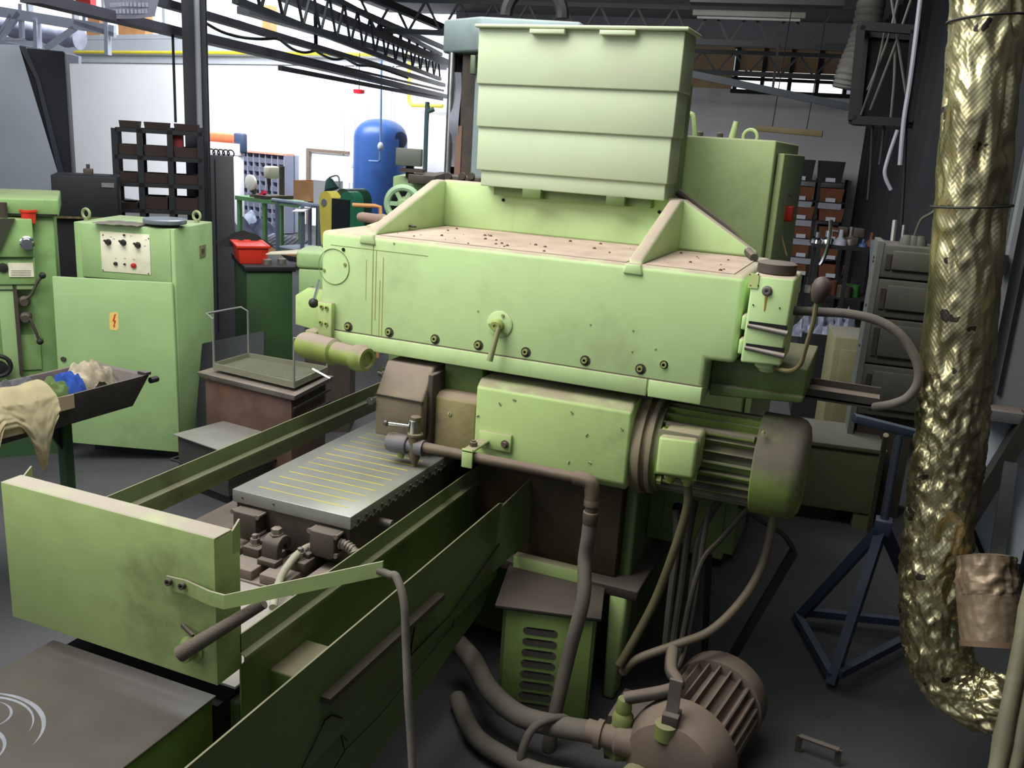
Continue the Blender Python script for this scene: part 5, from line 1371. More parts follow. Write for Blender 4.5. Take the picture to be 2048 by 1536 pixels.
B().lathe(ma, md, [(0, .10), (.02, .14), (.09, .165), (.14, .165), (.16, .148), (.175, .12)], 28).done('pump_housing', mo_d, PM)
B().box(-.45, -.18, 2.26, 2.80, 0, .03).done('pump_base', castdark, PM, bevel=.008)
B().lathe((-.375, 2.33, .25), (0, 0, 1), [(0, .034), (.045, .034), (.05, .02)], 16).done('green_fitting', pumpg, PM)
pp = Vector((-.365, 2.34, .295))
B().bar(pp, pp+Vector((0, .01, .135)), .036, .012).done('bolt_tab', steel_dull, PM)
B().box(pp.x-.024, pp.x+.024, pp.y-.024, pp.y+.03, pp.z-.01, pp.z+.035).done('tab_block', castdark, PM, bevel=.003)
B().lathe((-.52, 2.40, .10), (0, 0, 1), [(0, .05), (.07, .05), (.075, .035), (.10, .035)], 6).done('valve_nut', pumpg, PM)
B().lathe((-.52, 2.40, .20), (0, 0, 1), [(0, .032), (.03, .034), (.045, .024), (.06, .026), (.09, .02)], 12).done('hose_tail', pumpg, PM)
B().lathe((-.62, 2.37, .165), (1, 0, 0), [(0, .036), (.03, .036), (.032, .045), (.05, .045), (.052, .036), (.09, .036), (.1, .045), (.13, .045), (.3, .03)], 16).done('suction_union', mo_d, PM)
B().lathe((-.44, 2.25, .11), (0, -1, .3), [(-.08, .05), (.05, .055), (.08, .03)], 16).done('end_cap', pumpg, PM)
# hoses around the pump
B().tube([(-1.18, 2.62, .17), (-1.08, 2.53, .18), (-.98, 2.43, .165), (-.86, 2.38, .14), (-.74, 2.37, .145), (-.60, 2.37, .165)], .034, 16).done('suction_hose', hose_m, label='thick grey hose running from behind the splash sheet to the pump', cat='hose')
B().tube([(-1.12, 2.5, .04), (-.98, 2.34, .045), (-.85, 2.28, .05), (-.74, 2.26, .05), (-.66, 2.27, .05)], .03, 14).done('return_hose', hose_m, label='thick grey hose lying on the floor below the suction hose', cat='hose')
B().lathe((-.66, 2.27, .05), (1, .05, 0), [(0, .03), (.02, .034), (.06, .034), (.065, .045), (.10, .045), (.11, .03)], 8).done('hose_coupling', steel_dull, label='steel hose coupling at the end of the floor hose', cat='coupling')
c0 = [at(1215, 1320, y=2.6), at(1270, 1308, y=2.6)]
B().tube([at(1034, 1560, y=2.25), at(1045, 1500, y=2.27), at(1065, 1458, y=2.3), at(1095, 1440, y=2.34), at(1125, 1436, y=2.38), at(1145, 1446, y=2.42)], .013, 10).done('rubber_cable', hose_m, label='thin grey cable looped over the down hose', cat='cable')
lp = [at(1245, 1345, y=2.62), at(1275, 1318, y=2.62), at(1350, 1290, y=2.66), at(1420, 1262, y=2.72), at(1480, 1205, y=2.8), at(1520, 1140, y=2.88), at(1540, 1070, y=2.92), at(1552, 1000, y=2.95)]
B().tube(lp, .0145, 12).done('drip_hose', mat('dull_brown_hose', (98, 88, 70), .6, var=.2), label='brown hose sagging from the motor to the floor', cat='hose')
lp = [at(1478, 1010, y=3.0), at(1520, 1040, y=3.0), at(1565, 1068, y=3.0), at(1587, 1100, y=3.0)]
B().tube(lp, .009, 8).done('strut_hose', blackr, label='short black hose curving to the leaning strut', cat='hose')
B().bar(at(1588, 1102, y=3.0), at(1465, 1312, y=2.96), .026, .026).done('leaning_strut', black, label='black steel bar leaning behind the pump motor', cat='bar')
B().bar(at(1418, 1110, y=3.2), at(1408, 1330, z=.01), .022, .022).done('thin_strut', black, label='thin black upright bar below the junction box', cat='bar')
for i, (pts_, r_) in enumerate(((((1390, 1000), (1375, 1080), (1362, 1180), (1345, 1300), (1345, 1345)), .013), (((1440, 1000), (1400, 1070), (1385, 1160), (1375, 1260), (1350, 1340)), .011), (((1498, 1015), (1440, 1080), (1405, 1120), (1380, 1200), (1360, 1300)), .009), (((1420, 1010), (1405, 1090), (1392, 1180), (1372, 1290), (1352, 1345)), .009), (((1352, 1020), (1352, 1100), (1340, 1200), (1330, 1300)), .012))):
    y0 = 2.98-.03*i
    B().tube([at(a, b, y=y0-.05*k) for k, (a, b) in enumerate(pts_)], r_, 8).done('cable', hose_d, label=('thick dark cable bundled beneath the motor fan', 'dark cable from the motor down to the hose tail', 'thin dark cable slanting from the junction box', 'thin dark cable running beside the thick one', 'dark cable next to the olive motor cable')[i], cat='cable', group='cables hanging under the spindle motor')
B().tube([at(1345, 1300, y=2.6), at(1342, 1340, y=2.52), at(1352, 1375, y=2.46), (-.52, 2.40, .29)], .02, 12).done('pump_hose', hose_d, label='dark hose entering the pump hose tail', cat='hose')
q = quad(.16, (1250, 1375), (1320, 1395), (1300, 1440), (1215, 1430))
B().hexa(dn(q, 0), q).done('floor_box', castdark, label='low dusty metal box between louvred box and pump', cat='box', bevel=.004)
# U bracket on the floor
q = [at(1600, 1500, z=0), at(1600, 1472, z=.06), at(1678, 1500, z=.06), at(1678, 1530, z=0)]
q[0] = Vector((q[1].x, q[1].y, 0)); q[3] = Vector((q[2].x, q[2].y, 0))
bb = B()
for i in range(3): bb.bar(q[i], q[i+1], .02, .006)
bb.done('floor_bracket', castdark, label='small U-shaped steel bracket standing on the dark floor', cat='bracket')

# ---- blue-black T stand
blk = mat('blue_black_steel', (50, 60, 78), .4, var=.15, scale=5, dust=.4, dust_rgb=(100, 104, 112))
f1, f2 = at(1592, 1242, z=.015), at(1662, 1368, z=.015)
ap = at(1766, 1052, y=3.5)
f3 = Vector((.42, 3.85, .015)); f4 = Vector((.45, 3.30, .015))
ST = thing('roller_stand', 'dark blue steel T-shaped support stand with splayed legs', 'stand', (ap.x, ap.y, 0))
for f_ in (f1, f2, f3): B().bar(f_, ap, .035, .035).done('leg', blk, ST)
B().box(ap.x-.03, ap.x+.03, ap.y-.03, ap.y+.03, ap.z-.03, ap.z+.03).done('leg_socket', blk, ST, bevel=.004)
tp_ = at(1796, 868, y=3.5)
B().cyl(ap, Vector((ap.x, ap.y, tp_.z)), .016, n=12).done('post', mat('stand_post', (88, 96, 110), .3, metal=.6), ST)
b0, b1 = at(1708, 836, y=3.46), at(1850, 872, y=3.54)
B().bar(b0, b1, .04, .03).done('cross_bar', blk, ST, bevel=.003)
B().bar(f1+Vector((0, 0, .03)), f2+Vector((0, 0, .03)), .03, .03).done('foot_brace', blk, ST)
B().bar(f1+Vector((.02, 0, .05)), f3+Vector((0, 0, .05)), .03, .03).done('foot_brace', blk, ST)
B().bar(f2+Vector((.02, 0, .05)), f3+Vector((0, 0, .05)), .03, .03).done('foot_brace', blk, ST)
# beige pole leaning behind it
B().cyl(at(1738, 1060, z=.01), at(1772, 870, y=4.3), .013, n=8).done('leaning_pole', mat('beige_pole', (134, 126, 96), .6), label='thin beige pole leaning behind the blue stand', cat='pole')

# ---- chest, yellow cabinet, switchgear on the right
F = fr_floor(1738, 1062, 9)
CH = thing('wooden_chest', 'low olive green chest on feet behind the spindle motor', 'chest', F.M @ Vector((-.3, .2, 0)))
xl_ = F.p(1560, 980)[0]; zt = F.p(1738, 905)[1]
chm = mat('olive_chest', (86, 92, 58), .7, var=.2, scale=4, dirt=(50, 50, 40), dirt_amt=.5, dust=.8, dust_rgb=(112, 108, 100))
B(F).box(xl_, 0, 0, .42, .09, zt).done('chest_body', chm, CH, bevel=.006)
B(F).box(xl_-.02, .02, -.015, .44, zt, zt+.025).done('chest_lid', chm, CH, bevel=.004)
for x in (xl_+.04, -.05):
    for y in (.03, .37): B(F).box(x-.04, x+.04, y-.02, y+.04, 0, .09).done('chest_foot', chm, CH)
F = fr_at(1700, 5.75, 9)
YCb = thing('yellow_cabinet', 'dusty yellow-grey metal cabinet behind the chest', 'cabinet', F.M @ Vector((0, .2, 0)))
ycm = mat('yellow_grey', (122, 118, 84), .6, var=.15, scale=3, dirt=(110, 108, 84), dirt_amt=.6, dust=.8, dust_rgb=(104, 102, 94))
x0, x1 = F.p(1657, 760)[0], F.p(1775, 760)[0]; zt = F.p(1700, 676)[1]
B(F).box(x0, x1, 0, .45, 0, zt).done('cabinet_body', ycm, YCb, bevel=.008)
B(F).box(x0+.05, x1-.05, -.012, .001, .12, zt-.08).done('cabinet_door', ycm, YCb, bevel=.003)
B(F).box(x1-.10, x1-.07, -.025, -.01, zt*.55, zt*.6).done('door_catch', castdark, YCb)
# switchgear stack on a post by the wall
F = fr_at(1800, 4.6, 5)
EG = thing('switchgear_stack', 'stack of dusty grey switchgear boxes behind the foil duct', 'switchgear', F.M @ Vector((.15, .2, 0)))
sg = mat('switchgear_grey', (84, 84, 74), .65, var=.15, scale=4, dirt=(66, 64, 56), dirt_amt=.5, dust=.8, dust_rgb=(96, 92, 84))
zz = [F.p(1800, y)[1] for y in (490, 560, 640, 735, 840)]
x1 = F.p(1885, 600)[0]
for i in range(4):
    B(F).box(0, x1, 0, .30, zz[i+1]+.004, zz[i]-.004).done('gear_box', sg, EG, bevel=.008)
    B(F).box(.05, x1-.02, -.02, 0, zz[i+1]+.05, zz[i]-.03).done('box_lid', sg, EG, bevel=.006)
    B(F).box(.02, .045, -.012, 0, zz[i+1]+.05, zz[i]-.05).done('hinge_bar', castdark, EG)
B(F).box(-.03, 0, 0, .28, 0, zz[0]+.01).done('gear_panel', mat('panel_pale', (112, 114, 106), .6, var=.12, dust=.4), EG)
for z in (zz[1]+.1, zz[2]+.05, zz[3]+.08, zz[0]-.1):
    B(F).lathe((-.03, .1, z), (-1, 0, 0), [(0, .012), (.006, .01)], 8).done('panel_bolt', castdark, EG)
B(F).box(0.02, x1-.02, .05, .28, 0, zz[4]).done('gear_stand', castdark, EG)
for k in range(3):
    q = F.p3(1815+k*14, 480-k*6, .1)
    B(F).lathe((q.x, .12, zz[0]-.005), (0, 0, 1), [(0, .04), (.03, .035), (.05, .02)], 10).done('cable_entry', sg, EG)
B(F).tube([(F.p(1830, 470, .1)[0], .12, zz[0]+.04), F.p3(1842, 440, .1), F.p3(1865, 425, .1), F.p3(1890, 400, .15)], .008, 6).done('feed_cable', hose_m, EG)
# pale stakes, tube and rods leaning behind the switchgear
F = fr_at(1770, 6.2, 8)
pale = mat('pale_board', (168, 170, 160), .7)
for i, (a, b, w_, m_) in enumerate((((1790, 440), (1783, 500), .03, pale), ((1808, 450), (1803, 490), .02, pale), ((1756, 480), (1748, 640), .10, mat('grey_tube', (96, 106, 116), .4, metal=.3)))):
    p0_, p1_ = F.p3(*a), F.p3(*b)
    e_ = p0_+(p1_-p0_)*((p0_.z)/(p0_.z-p1_.z)) if p0_.z > p1_.z else p1_
    B(F).cyl(Vector((e_.x, .05 if i == 2 else 0, 0)), p0_, w_/2 if i == 2 else w_/2, n=10 if i == 2 else 4).done('leaning_stock', m_, label=('pale flat board leaning by the switchgear', 'thin pale batten leaning by the switchgear', 'thick grey tube leaning by the corrugated wall')[i], cat='stock', group='stock leaning at the right wall')

# ---- shelf with bins against the back wall
F = fr_at(1630, 11.7, 8)
BS = thing('bin_shelf', 'black shelf with two columns of labelled bins at the back wall', 'shelf', F)
px_ = (1570, 1630, 1690)
zt = F.p(1632, 360)[1]
for px in px_:
    for y in (0, .45):
        x = F.p(px, 430)[0]
        B(F).box(x-.02, x+.02, y, y+.03, 0, zt+.02).done('shelf_post', black, BS)
rows = (362, 402, 440, 478, 516, 552)
brownbin = mat('brown_bin', (112, 68, 44), .7, var=.2); whitebin = mat('white_bin', (160, 160, 170), .6, var=.1); blackbin = mat('black_bin', (30, 32, 32), .5)
lblm = mat('paper_label', (196, 198, 204), .7)
src = {}
names = ('top', 'second', 'third', 'fourth', 'fifth', 'sixth')
for r_, py in enumerate(rows):
    z_ = F.p(1632, py)[1]
    B(F).box(F.p(px_[0], py)[0], F.p(px_[2], py)[0], 0, .48, z_-.015, z_).done('shelf_board', black, BS)
    for c_ in range(2):
        xa, xb = F.p(px_[c_]+4, py)[0], F.p(px_[c_+1]-3, py)[0]
        hh = .26 if r_ == 0 else .17
        m_ = blackbin if r_ == 0 else (brownbin if (r_+c_) % 2 or r_ > 2 else brownbin)
        T = thing('storage_bin', '%s bin on the %s board of the back shelf, %s column' % ('black' if r_ == 0 else 'brown', names[r_], ('cabinet-side', 'corrugated-wall-side')[c_]), 'bin', F.M @ Vector(((xa+xb)/2, .2, z_)), 'bins on the back shelf')
        tray(B(F), (xa+xb)/2, .22, (xb-xa)*.86, .40, (xb-xa)*.97, .44, z_, z_+hh, .012).done('bin_body', m_, T)
        xm_ = (xa+xb)/2
        B(F).box(xm_-.06, xm_+.06, -.018, -.010, z_+.0, z_+.05).done('bin_label', lblm, T)
        if r_ in (1, 2, 3, 4) and c_ == 0 or r_ == 1:
            B(F).box(xa+.02, xb-.02, -.014, -.006, z_-.09, z_-.016).done('shelf_ticket', whitebin, BS)
# cluttered bench in front of the shelf
F = fr_at(1690, 9.0, 8)
BN = thing('cluttered_bench', 'dark steel bench cluttered with tools by the corrugated wall', 'bench', F)
zb = F.p(1690, 492)[1]
B(F).box(F.p(1625, 495)[0], F.p(1752, 495)[0], 0, .6, zb-.04, zb).done('bench_top', black, BN)
for px in (1628, 1690, 1748):
    x = F.p(px, 560)[0]
    for yy in (0, .56): B(F).box(x-.02, x+.02, yy, yy+.04, 0, zb-.04).done('bench_leg', black, BN)
for z in (.25, .55):
    B(F).box(F.p(1628, 560)[0], F.p(1748, 560)[0], .02, .58, z-.02, z).done('bench_shelf', black, BN)
rng = random.Random(3)
kinds = (('steel funnel', chrome), ('grey casting', steel_dull), ('dark fixture', castdark), ('bright bracket', steel), ('blue can', mat('dim_blue', (60, 84, 130), .5)), ('green tin', mat('dim_green', (60, 120, 60), .5)), ('white tub', whitebin), ('brown tin', brownbin))
for i in range(16):
    lvl = (zb, .55, .25)[i % 3]
    px = 1632+ (i//3)*22+rng.uniform(-4, 4)
    x = F.p(min(px, 1742), 520)[0]; y = .08+.12*(i % 2)
    k = kinds[i % 8]; s_ = rng.uniform(.04, .08); h_ = rng.uniform(.06, .2)
    prof = [[(0, s_), (h_*.3, s_*.9), (h_*.5, s_*.35), (h_, s_*.3)], [(0, s_), (h_, s_), (h_, s_*.8)], [(0, s_*.6), (h_*.4, s_*.6), (h_*.45, s_), (h_*.8, s_), (h_, s_*.3)]][i % 3]
    B(F).lathe((x, y, lvl), (0, 0, 1), prof, (12, 10, 6)[i % 3]).done('bench_item', k[1], label='%s standing on the %s of the cluttered bench%s' % (k[0], ('top', 'upper shelf', 'lower shelf')[i % 3], ' beside the vise' if i > 7 else ''), cat='bench item', group='items on the cluttered bench')
p0_ = F.p3(1660, 440, .1); 
B(F).tube([F.p3(1640, 530, -.05), F.p3(1650, 510, -.05), F.p3(1660, 470, -.05), F.p3(1662, 440, -.05)], .02, 8).done('bright_bar', chrome, label='bent bright steel bar propped on the bench', cat='bar')
q = F.p3(1700, 470, .25)
T = thing('bench_vise', 'dark bench vise at the middle of the cluttered bench', 'vise', F.M @ Vector((q.x, .25, zb)))
B(F).box(q.x-.08, q.x+.08, .15, .35, zb, zb+.08).done('vise_base', castdark, T, bevel=.01)
B(F).box(q.x-.12, q.x-.03, .16, .34, zb+.08, zb+.17).done('vise_jaw', castdark, T, bevel=.01)
B(F).box(q.x+.02, q.x+.13, .16, .34, zb+.08, zb+.17).done('vise_jaw', castdark, T, bevel=.01)
B(F).cyl((q.x-.2, .25, zb+.12), (q.x+.13, .25, zb+.12), .015, n=8).cyl((q.x-.2, .12, zb+.12), (q.x-.2, .38, zb+.12), .008, n=8).done('vise_screw', steel_dull, T)
# crumpled plastic under the bench
F = fr_at(1650, 6.6, 8)
for i, px in enumerate((1618, 1652, 1685)):
    p_ = F.p3(px, 655, 0)
    B(F).grid(lambda u, v: (p_.x-.13+.26*u, -.1+.3*v, p_.z-.06+.14*math.sin(3.14*u)*math.sin(3.14*v)*(1+1.2*noise.noise((u*7+i*9, v*7, i)))), 18, 14, .004).done('plastic_bag', mat('dull_film', (134, 140, 158), .3, var=.35, scale=14), label=('crumpled grey plastic bag nearest the switch cabinet', 'crumpled grey plastic bag in the middle of the crate', 'crumpled grey plastic bag nearest the yellow cabinet')[i], cat='bag', group='plastic bags behind the lever')
x0, x1 = F.p(1600, 680)[0], F.p(1700, 680)[0]; z_ = F.p(1650, 668)[1]
T = thing('scrap_crate', 'dark crate full of crumpled plastic behind the crank lever', 'crate', F.M @ Vector(((x0+x1)/2, .1, 0)))
tray(B(F), (x0+x1)/2, .05, x1-x0, .4, x1-x0, .42, 0, z_+.02, .015).done('crate_body', black, T)

# ---- hanging lamp and bracket frame on the right
F = fr_at(1578, 9.5, 2)
HL = thing('hanging_lamp', 'long brown fluorescent lamp hanging before the back wall', 'lamp', F.M @ F.p3(1578, 264))
a, b = F.p3(1511, 256), F.p3(1645, 268)
B(F).bar(a, b, .10, .06).done('lamp_body', mat('lamp_brown', (112, 98, 66), .6, var=.15), HL, bevel=.004)
for t in (.25, .76):
    p_ = a.lerp(b, t)
    B(F).cyl(p_, (p_.x+.05, p_.y, 3.72), .005, n=6).done('lamp_wire', black, HL)
F = fr_at(1755, 5.6, 4)
BR = thing('wall_frame', 'black angle-iron frame holding cables high on the right wall', 'frame', F.M @ F.p3(1750, 245))
pf = [F.p3(1722, 52), F.p3(1704, 240), F.p3(1815, 245), F.p3(1830, 60)]
for i in range(4):
    B(F).bar(pf[i], pf[(i+1) % 4], .05, .05).done('frame_bar', mat('black_frame', (20, 20, 21), .7), BR)  # even near-black colour on all frame bars
pb = [p+Vector((.04, .35, 0)) for p in pf]
for i in range(4):
    B(F).bar(pb[i], pb[(i+1) % 4], .04, .04).done('frame_bar', mat('black_frame', (20, 20, 21), .7), BR)
    B(F).bar(pf[i], pb[i], .04, .04).done('frame_bar', mat('black_frame', (20, 20, 21), .7), BR)
B(F).hexa([pb[1]+Vector((0, .02, 0)), pb[2]+Vector((0, .02, 0)), pb[2]+Vector((0, .04, 0)), pb[1]+Vector((0, .04, 0))], [pb[0]+Vector((0, .02, 0)), pb[3]+Vector((0, .02, 0)), pb[3]+Vector((0, .04, 0)), pb[0]+Vector((0, .04, 0))]).done('back_board', mat('black_board', (18, 17, 17), .9), BR)  # board in an even near-black
cabm = mat('grey_cable', (96, 92, 86), .6)
for i, (p0_, p1_, p2_) in enumerate((((1780, -20), (1795, 80), (1812, 190)), ((1800, -20), (1775, 80), (1735, 180)), ((1825, -10), (1790, 90), (1740, 220)), ((1770, 60), (1752, 140), (1722, 230)), ((1790, 90), (1788, 160), (1780, 250)))):
    B(F).tube([F.p3(*p0_, .12), F.p3(*p1_, .1), F.p3(*p2_, .12)], .008, 6).done('frame_cable', cabm, BR)
wp = B(F).tube([F.p3(1842, -10, -.05), F.p3(1822, 150, -.05), F.p3(1808, 240, -.05), F.p3(1800, 330, -.05)], .014, 8).done('white_conduit', mat('white_conduit', (150, 152, 160), .4), label='pale conduit running down beside the wall frame', cat='conduit')
B(F).tube([F.p3(1795, 260, 0), F.p3(1775, 320, 0), F.p3(1770, 350, 0), F.p3(1782, 380, 0)], .012, 8).done('loose_conduit', mat('white_conduit', (150, 152, 160), .4), label='bent pale cable hanging below the wall frame', cat='cable')
for i, (px, py, pe) in enumerate(((1745, 245, 400), (1768, 245, 330), (1812, 245, 450))):  # thin rods, modelled as lines hanging from the frame
    B(F).tube([F.p3(px, py, .02), F.p3(px-3, (py+pe)/2, .03), F.p3(px-9, pe, .02)], .010, 6).done('wall_rod', black, label=('thin black rod below the wall frame, next to the back wall', 'short black rod below the middle of the wall frame', 'long black rod by the pale conduit')[i], cat='cable', group='rods below the wall frame')
# flexible grey duct hanging from the roof behind the frame
F = fr_at(1715, 8.5, 4)
B(F).tube([F.p3(1752, -60, .2), F.p3(1740, 20, .2), F.p3(1722, 90, .1), F.p3(1700, 140, 0), F.p3(1688, 178, 0)], lambda t: .13-.02*t+.008*math.sin(t*120), 18, sub=14).done('flexible_duct', mat('duct_grey', (104, 101, 94), .7, var=.15), label='grey flexible duct hanging from the roof near the wall frame', cat='duct')

# ================================================================== roof steel, trays and cables
trm = mat('truss_paint', (36, 42, 45), .5, var=.2)
def truss(F, x0, x1, z0, z1, step, label, w_=.05, yy=0.0):
    T = thing('roof_truss', label, 'truss', F.M @ Vector(((x0+x1)/2, yy, z0)))
    B(F).box(x0, x1, yy-w_/2, yy+w_/2, z0-.03, z0+.03).done('bottom_chord', trm, T)
    B(F).box(x0, x1, yy-w_/2, yy+w_/2, z1-.025, z1+.025).done('top_chord', trm, T)
    n_ = int((x1-x0)/step)
    for i in range(n_):
        a = x0+step*i; b = a+step/2; c = a+step
        B(F).bar((a, yy, z1), (b, yy, z0), .025, .025).done('web_bar', trm, T)
        B(F).bar((b, yy, z0), (c, yy, z1), .025, .025).done('web_bar', trm, T)
    return T
F = fr_at(1550, 10.2, 7.5)
truss(F, F.p(720, 50)[0], F.p(1728, 50)[0], F.p(1550, 89)[1], F.p(1550, 20)[1], 75*10.2/1818, 'nearer dark lattice roof truss crossing behind the bellows')
a, b = F.p3(1386, 26, -.1), F.p3(1612, 26, -.1)
T = thing('tube_light', 'unlit grey fluorescent fitting fixed to the nearer roof truss', 'lamp', F.M @ a.lerp(b, .5))
B(F).box(a.x, b.x, -.16, -.04, a.z-.03, a.z+.03).done('fitting_body', mat('fitting_grey', (150, 150, 140), .5), T, bevel=.006)
B(F).cyl((a.x+.05, -.1, a.z-.04), (b.x-.05, -.1, a.z-.04), .018, n=8).done('glass_tube', mat('tube_white', (200, 200, 196), .3), T)
F = fr_at(1550, 11.6, 7.5)
truss(F, F.p(1340, 130)[0], F.p(1690, 130)[0], F.p(1550, 150)[1], F.p(1550, 108)[1], 62*11.6/1818, 'farther dark lattice roof truss before the clerestory')
F = fr_at(1550, 8.2, 7.5)
B(F).bar(F.p3(1382, 148), F.p3(1708, 216), .05, .06).done('roof_strut', trm, label='long dark strut sloping across below the trusses', cat='strut')
B(F).box(F.p(1380, 0)[0], F.p(1690, 0)[0], 0, .2, F.p(1550, 8)[1], F.p(1550, 8)[1]+.15).done('roof_purlin', black, label='dark roof purlin above the trusses', cat='purlin')
x_ = F.p(1555, 150)[0]
F = fr_at(1555, 10.2, 7.5)
B(F).box(F.p(1553, 100)[0], F.p(1558, 100)[0], -.05, 0, F.p(1555, 178)[1], F.p(1555, 89)[1]).done('hanger_post', trm, label='short dark post hanging from the nearer truss', cat='post')
# beams and trays over the left aisle: each runs level, along the hall
def run(name, p0, p1, z, w_, h_, m_, label, cat):
    a_, b_ = at(*p0, z=z), at(*p1, z=z)
    return B().bar(a_, a_.lerp(b_, 1.06), w_, h_).done(name, m_, label=label, cat=cat)
traym = mat('tray_dark', (70, 69, 78), .5, var=.15)
run('cable_tray', (60, -6), (872, 189), 2.56, .14, .065, traym, 'lowest broad dark cable tray over the aisle', 'cable tray')
run('cable_tray', (300, -2), (872, 166), 2.74, .08, .06, traym, 'second narrower dark cable tray over the aisle', 'cable tray')
run('cable_tray', (486, 20), (872, 132), 3.0, .14, .07, mat('tray_grey', (96, 96, 104), .5), 'short grey cable tray above the two dark trays', 'cable tray')
run('cable_conduit', (410, 70), (872, 178), 2.64, .03, .03, traym, 'thin dark conduit between the two lower trays', 'conduit')
run('cable_conduit', (560, 136), (872, 196), 2.5, .05, .05, traym, 'thin dark conduit under the lowest tray', 'conduit')
run('roof_beam', (480, -45), (884, 122), 3.02, .10, .09, traym, 'heavy black roof beam sloping toward the lathe column', 'beam')
run('roof_beam', (560, -45), (888, 96), 3.24, .06, .06, trm, 'lighter dark roof beam above the heavy one', 'beam')
run('roof_beam', (700, -25), (990, 100), 3.3, .08, .08, trm, 'thin dark roof beam passing over the lathe column', 'beam')
T = thing('lattice_girder', 'dark lattice girder running along the aisle roof', 'girder', at(700, 60, z=3.2))
g0, g1 = at(470, 0, z=2.78), at(880, 158, z=2.78); h0, h1 = Vector((g0.x, g0.y, 3.15)), Vector((g1.x, g1.y, 3.15))
B().bar(g0, g1, .05, .05).done('bottom_chord', trm, T); B().bar(h0, h1, .05, .05).done('top_chord', trm, T)
for i in range(16):
    t0, t1, t2 = (i/16)**1, (i+.5)/16, (i+1)/16
    B().bar(g0.lerp(g1, t0), h0.lerp(h1, t1), .022, .022).done('web_bar', trm, T)
    B().bar(h0.lerp(h1, t1), g0.lerp(g1, t2), .022, .022).done('web_bar', trm, T)
B().bar(at(631, 30, z=2.98), at(632, 100, z=2.74), .04, .05).done('tray_hanger', black, label='black hanger between the roof beam and the second tray', cat='hanger')
for i, (pp, lab) in enumerate(((((402, 40), (440, 62), (480, 74), (520, 78), (556, 76)), 'black cable sagging next to the steel column'), (((556, 76), (585, 98), (608, 105), (628, 102)), 'black cable loop sagging before the tray hanger'), (((632, 102), (655, 115), (672, 119), (690, 116)), 'short black cable loop beyond the tray hanger'), (((694, 118), (715, 130), (740, 132), (770, 140), (815, 156)), 'long black cable hanging toward the yellow pipe'))):
    B().tube([at(a, b, z=2.74-.0015*abs(b-40)) for a, b in pp], .014, 6).done('sagging_cable', blackr, label=lab, cat='cable', group='cables sagging from the trays')
F = fr_at(353, 7.26, 10)
B(F).cyl((0, 0, F.p(353, 245)[1]), (0, 0, F.p(353, 66)[1]), .010, n=6).done('drop_cable', blackr, label='thin cable hanging down beside the steel column', cat='cable')
# pale steelwork high in the left hall
F = fr_at(90, 13.5, 8)
pale_s = mat('pale_steelwork', (176, 182, 196), .5, var=.08)
T = thing('pale_truss', 'pale grey steel truss with braces high in the left hall', 'truss', F.M @ F.p3(90, 60))
for p0_, p1_, w_ in (((-20, 20), (230, 62), .14), ((-20, 84), (160, 120), .1), ((0, 78), (40, 26), .07), ((42, 8), (44, 76), .05), ((74, 40), (76, 98), .1), ((92, 97), (150, 56), .07), ((0, 70), (24, 30), .05), ((215, 40), (216, 110), .08), ((150, 45), (230, 70), .06)):
    B(F).bar(F.p3(*p0_), F.p3(*p1_), .06, w_).done('truss_bar', pale_s, T)
B(F).tube([F.p3(-20, 48, .3), F.p3(60, 60, .3), F.p3(160, 78, .3)], lambda t: .14+.02*math.sin(t*40), 14).done('wrapped_duct', mat('silver_wrap', (150, 152, 168), .4, var=.25, scale=6), label='silver wrapped duct behind the pale truss', cat='duct')
B(F).bar(F.p3(170, 54), F.p3(170, 12), .05, .05).done('truss_bar', pale_s, T)
q = F.p3(170, 8, -.1)
B(F).box(q.x-.12, q.x+.12, -.14, -.02, q.z-.08, q.z+.08).done('red_lantern', mat('sign_red', (206, 60, 60), .5), label='small red box high up on the pale truss', cat='box')
# hanging cloth sign
F = fr_at(262, 6.5, 24)
T = thing('hanging_sign', 'faded grey cloth sign hanging from the cable tray', 'sign', F.M @ F.p3(262, 38))
a, b, c, d = F.p3(204, -14), F.p3(318, -12), F.p3(312, 34), F.p3(210, 40)
def sgn(u, v):
    p = (a.lerp(b, u)).lerp(d.lerp(c, u), v)
    return (p.x, p.y+.02*math.sin(u*8+v*3), p.z)
B(F).grid(sgn, 16, 8, .003).done('sign_cloth', mat('faded_cloth', (168, 168, 184), .9, var=.08, scale=5), T)
rng = random.Random(5)
for r_ in range(2):
    for k in range(11):
        u0 = .14+k*.065; v0 = .45+.27*r_
        p = Vector(sgn(u0, v0))+Vector((0, -.006, 0)); s_ = rng.uniform(.010, .016)
        B(F).box(p.x-s_*.7, p.x+s_*.7, p.y-.002, p.y, p.z-.014, p.z+.014).done('faded_letter', mat('faded_print', (154, 154, 170), .9), T)
for u0 in (.05, .95):
    p = Vector(sgn(u0, 0))
    B(F).cyl(p, p+Vector((0, 0, .5)), .004, n=6).done('sign_cord', blackr, T)

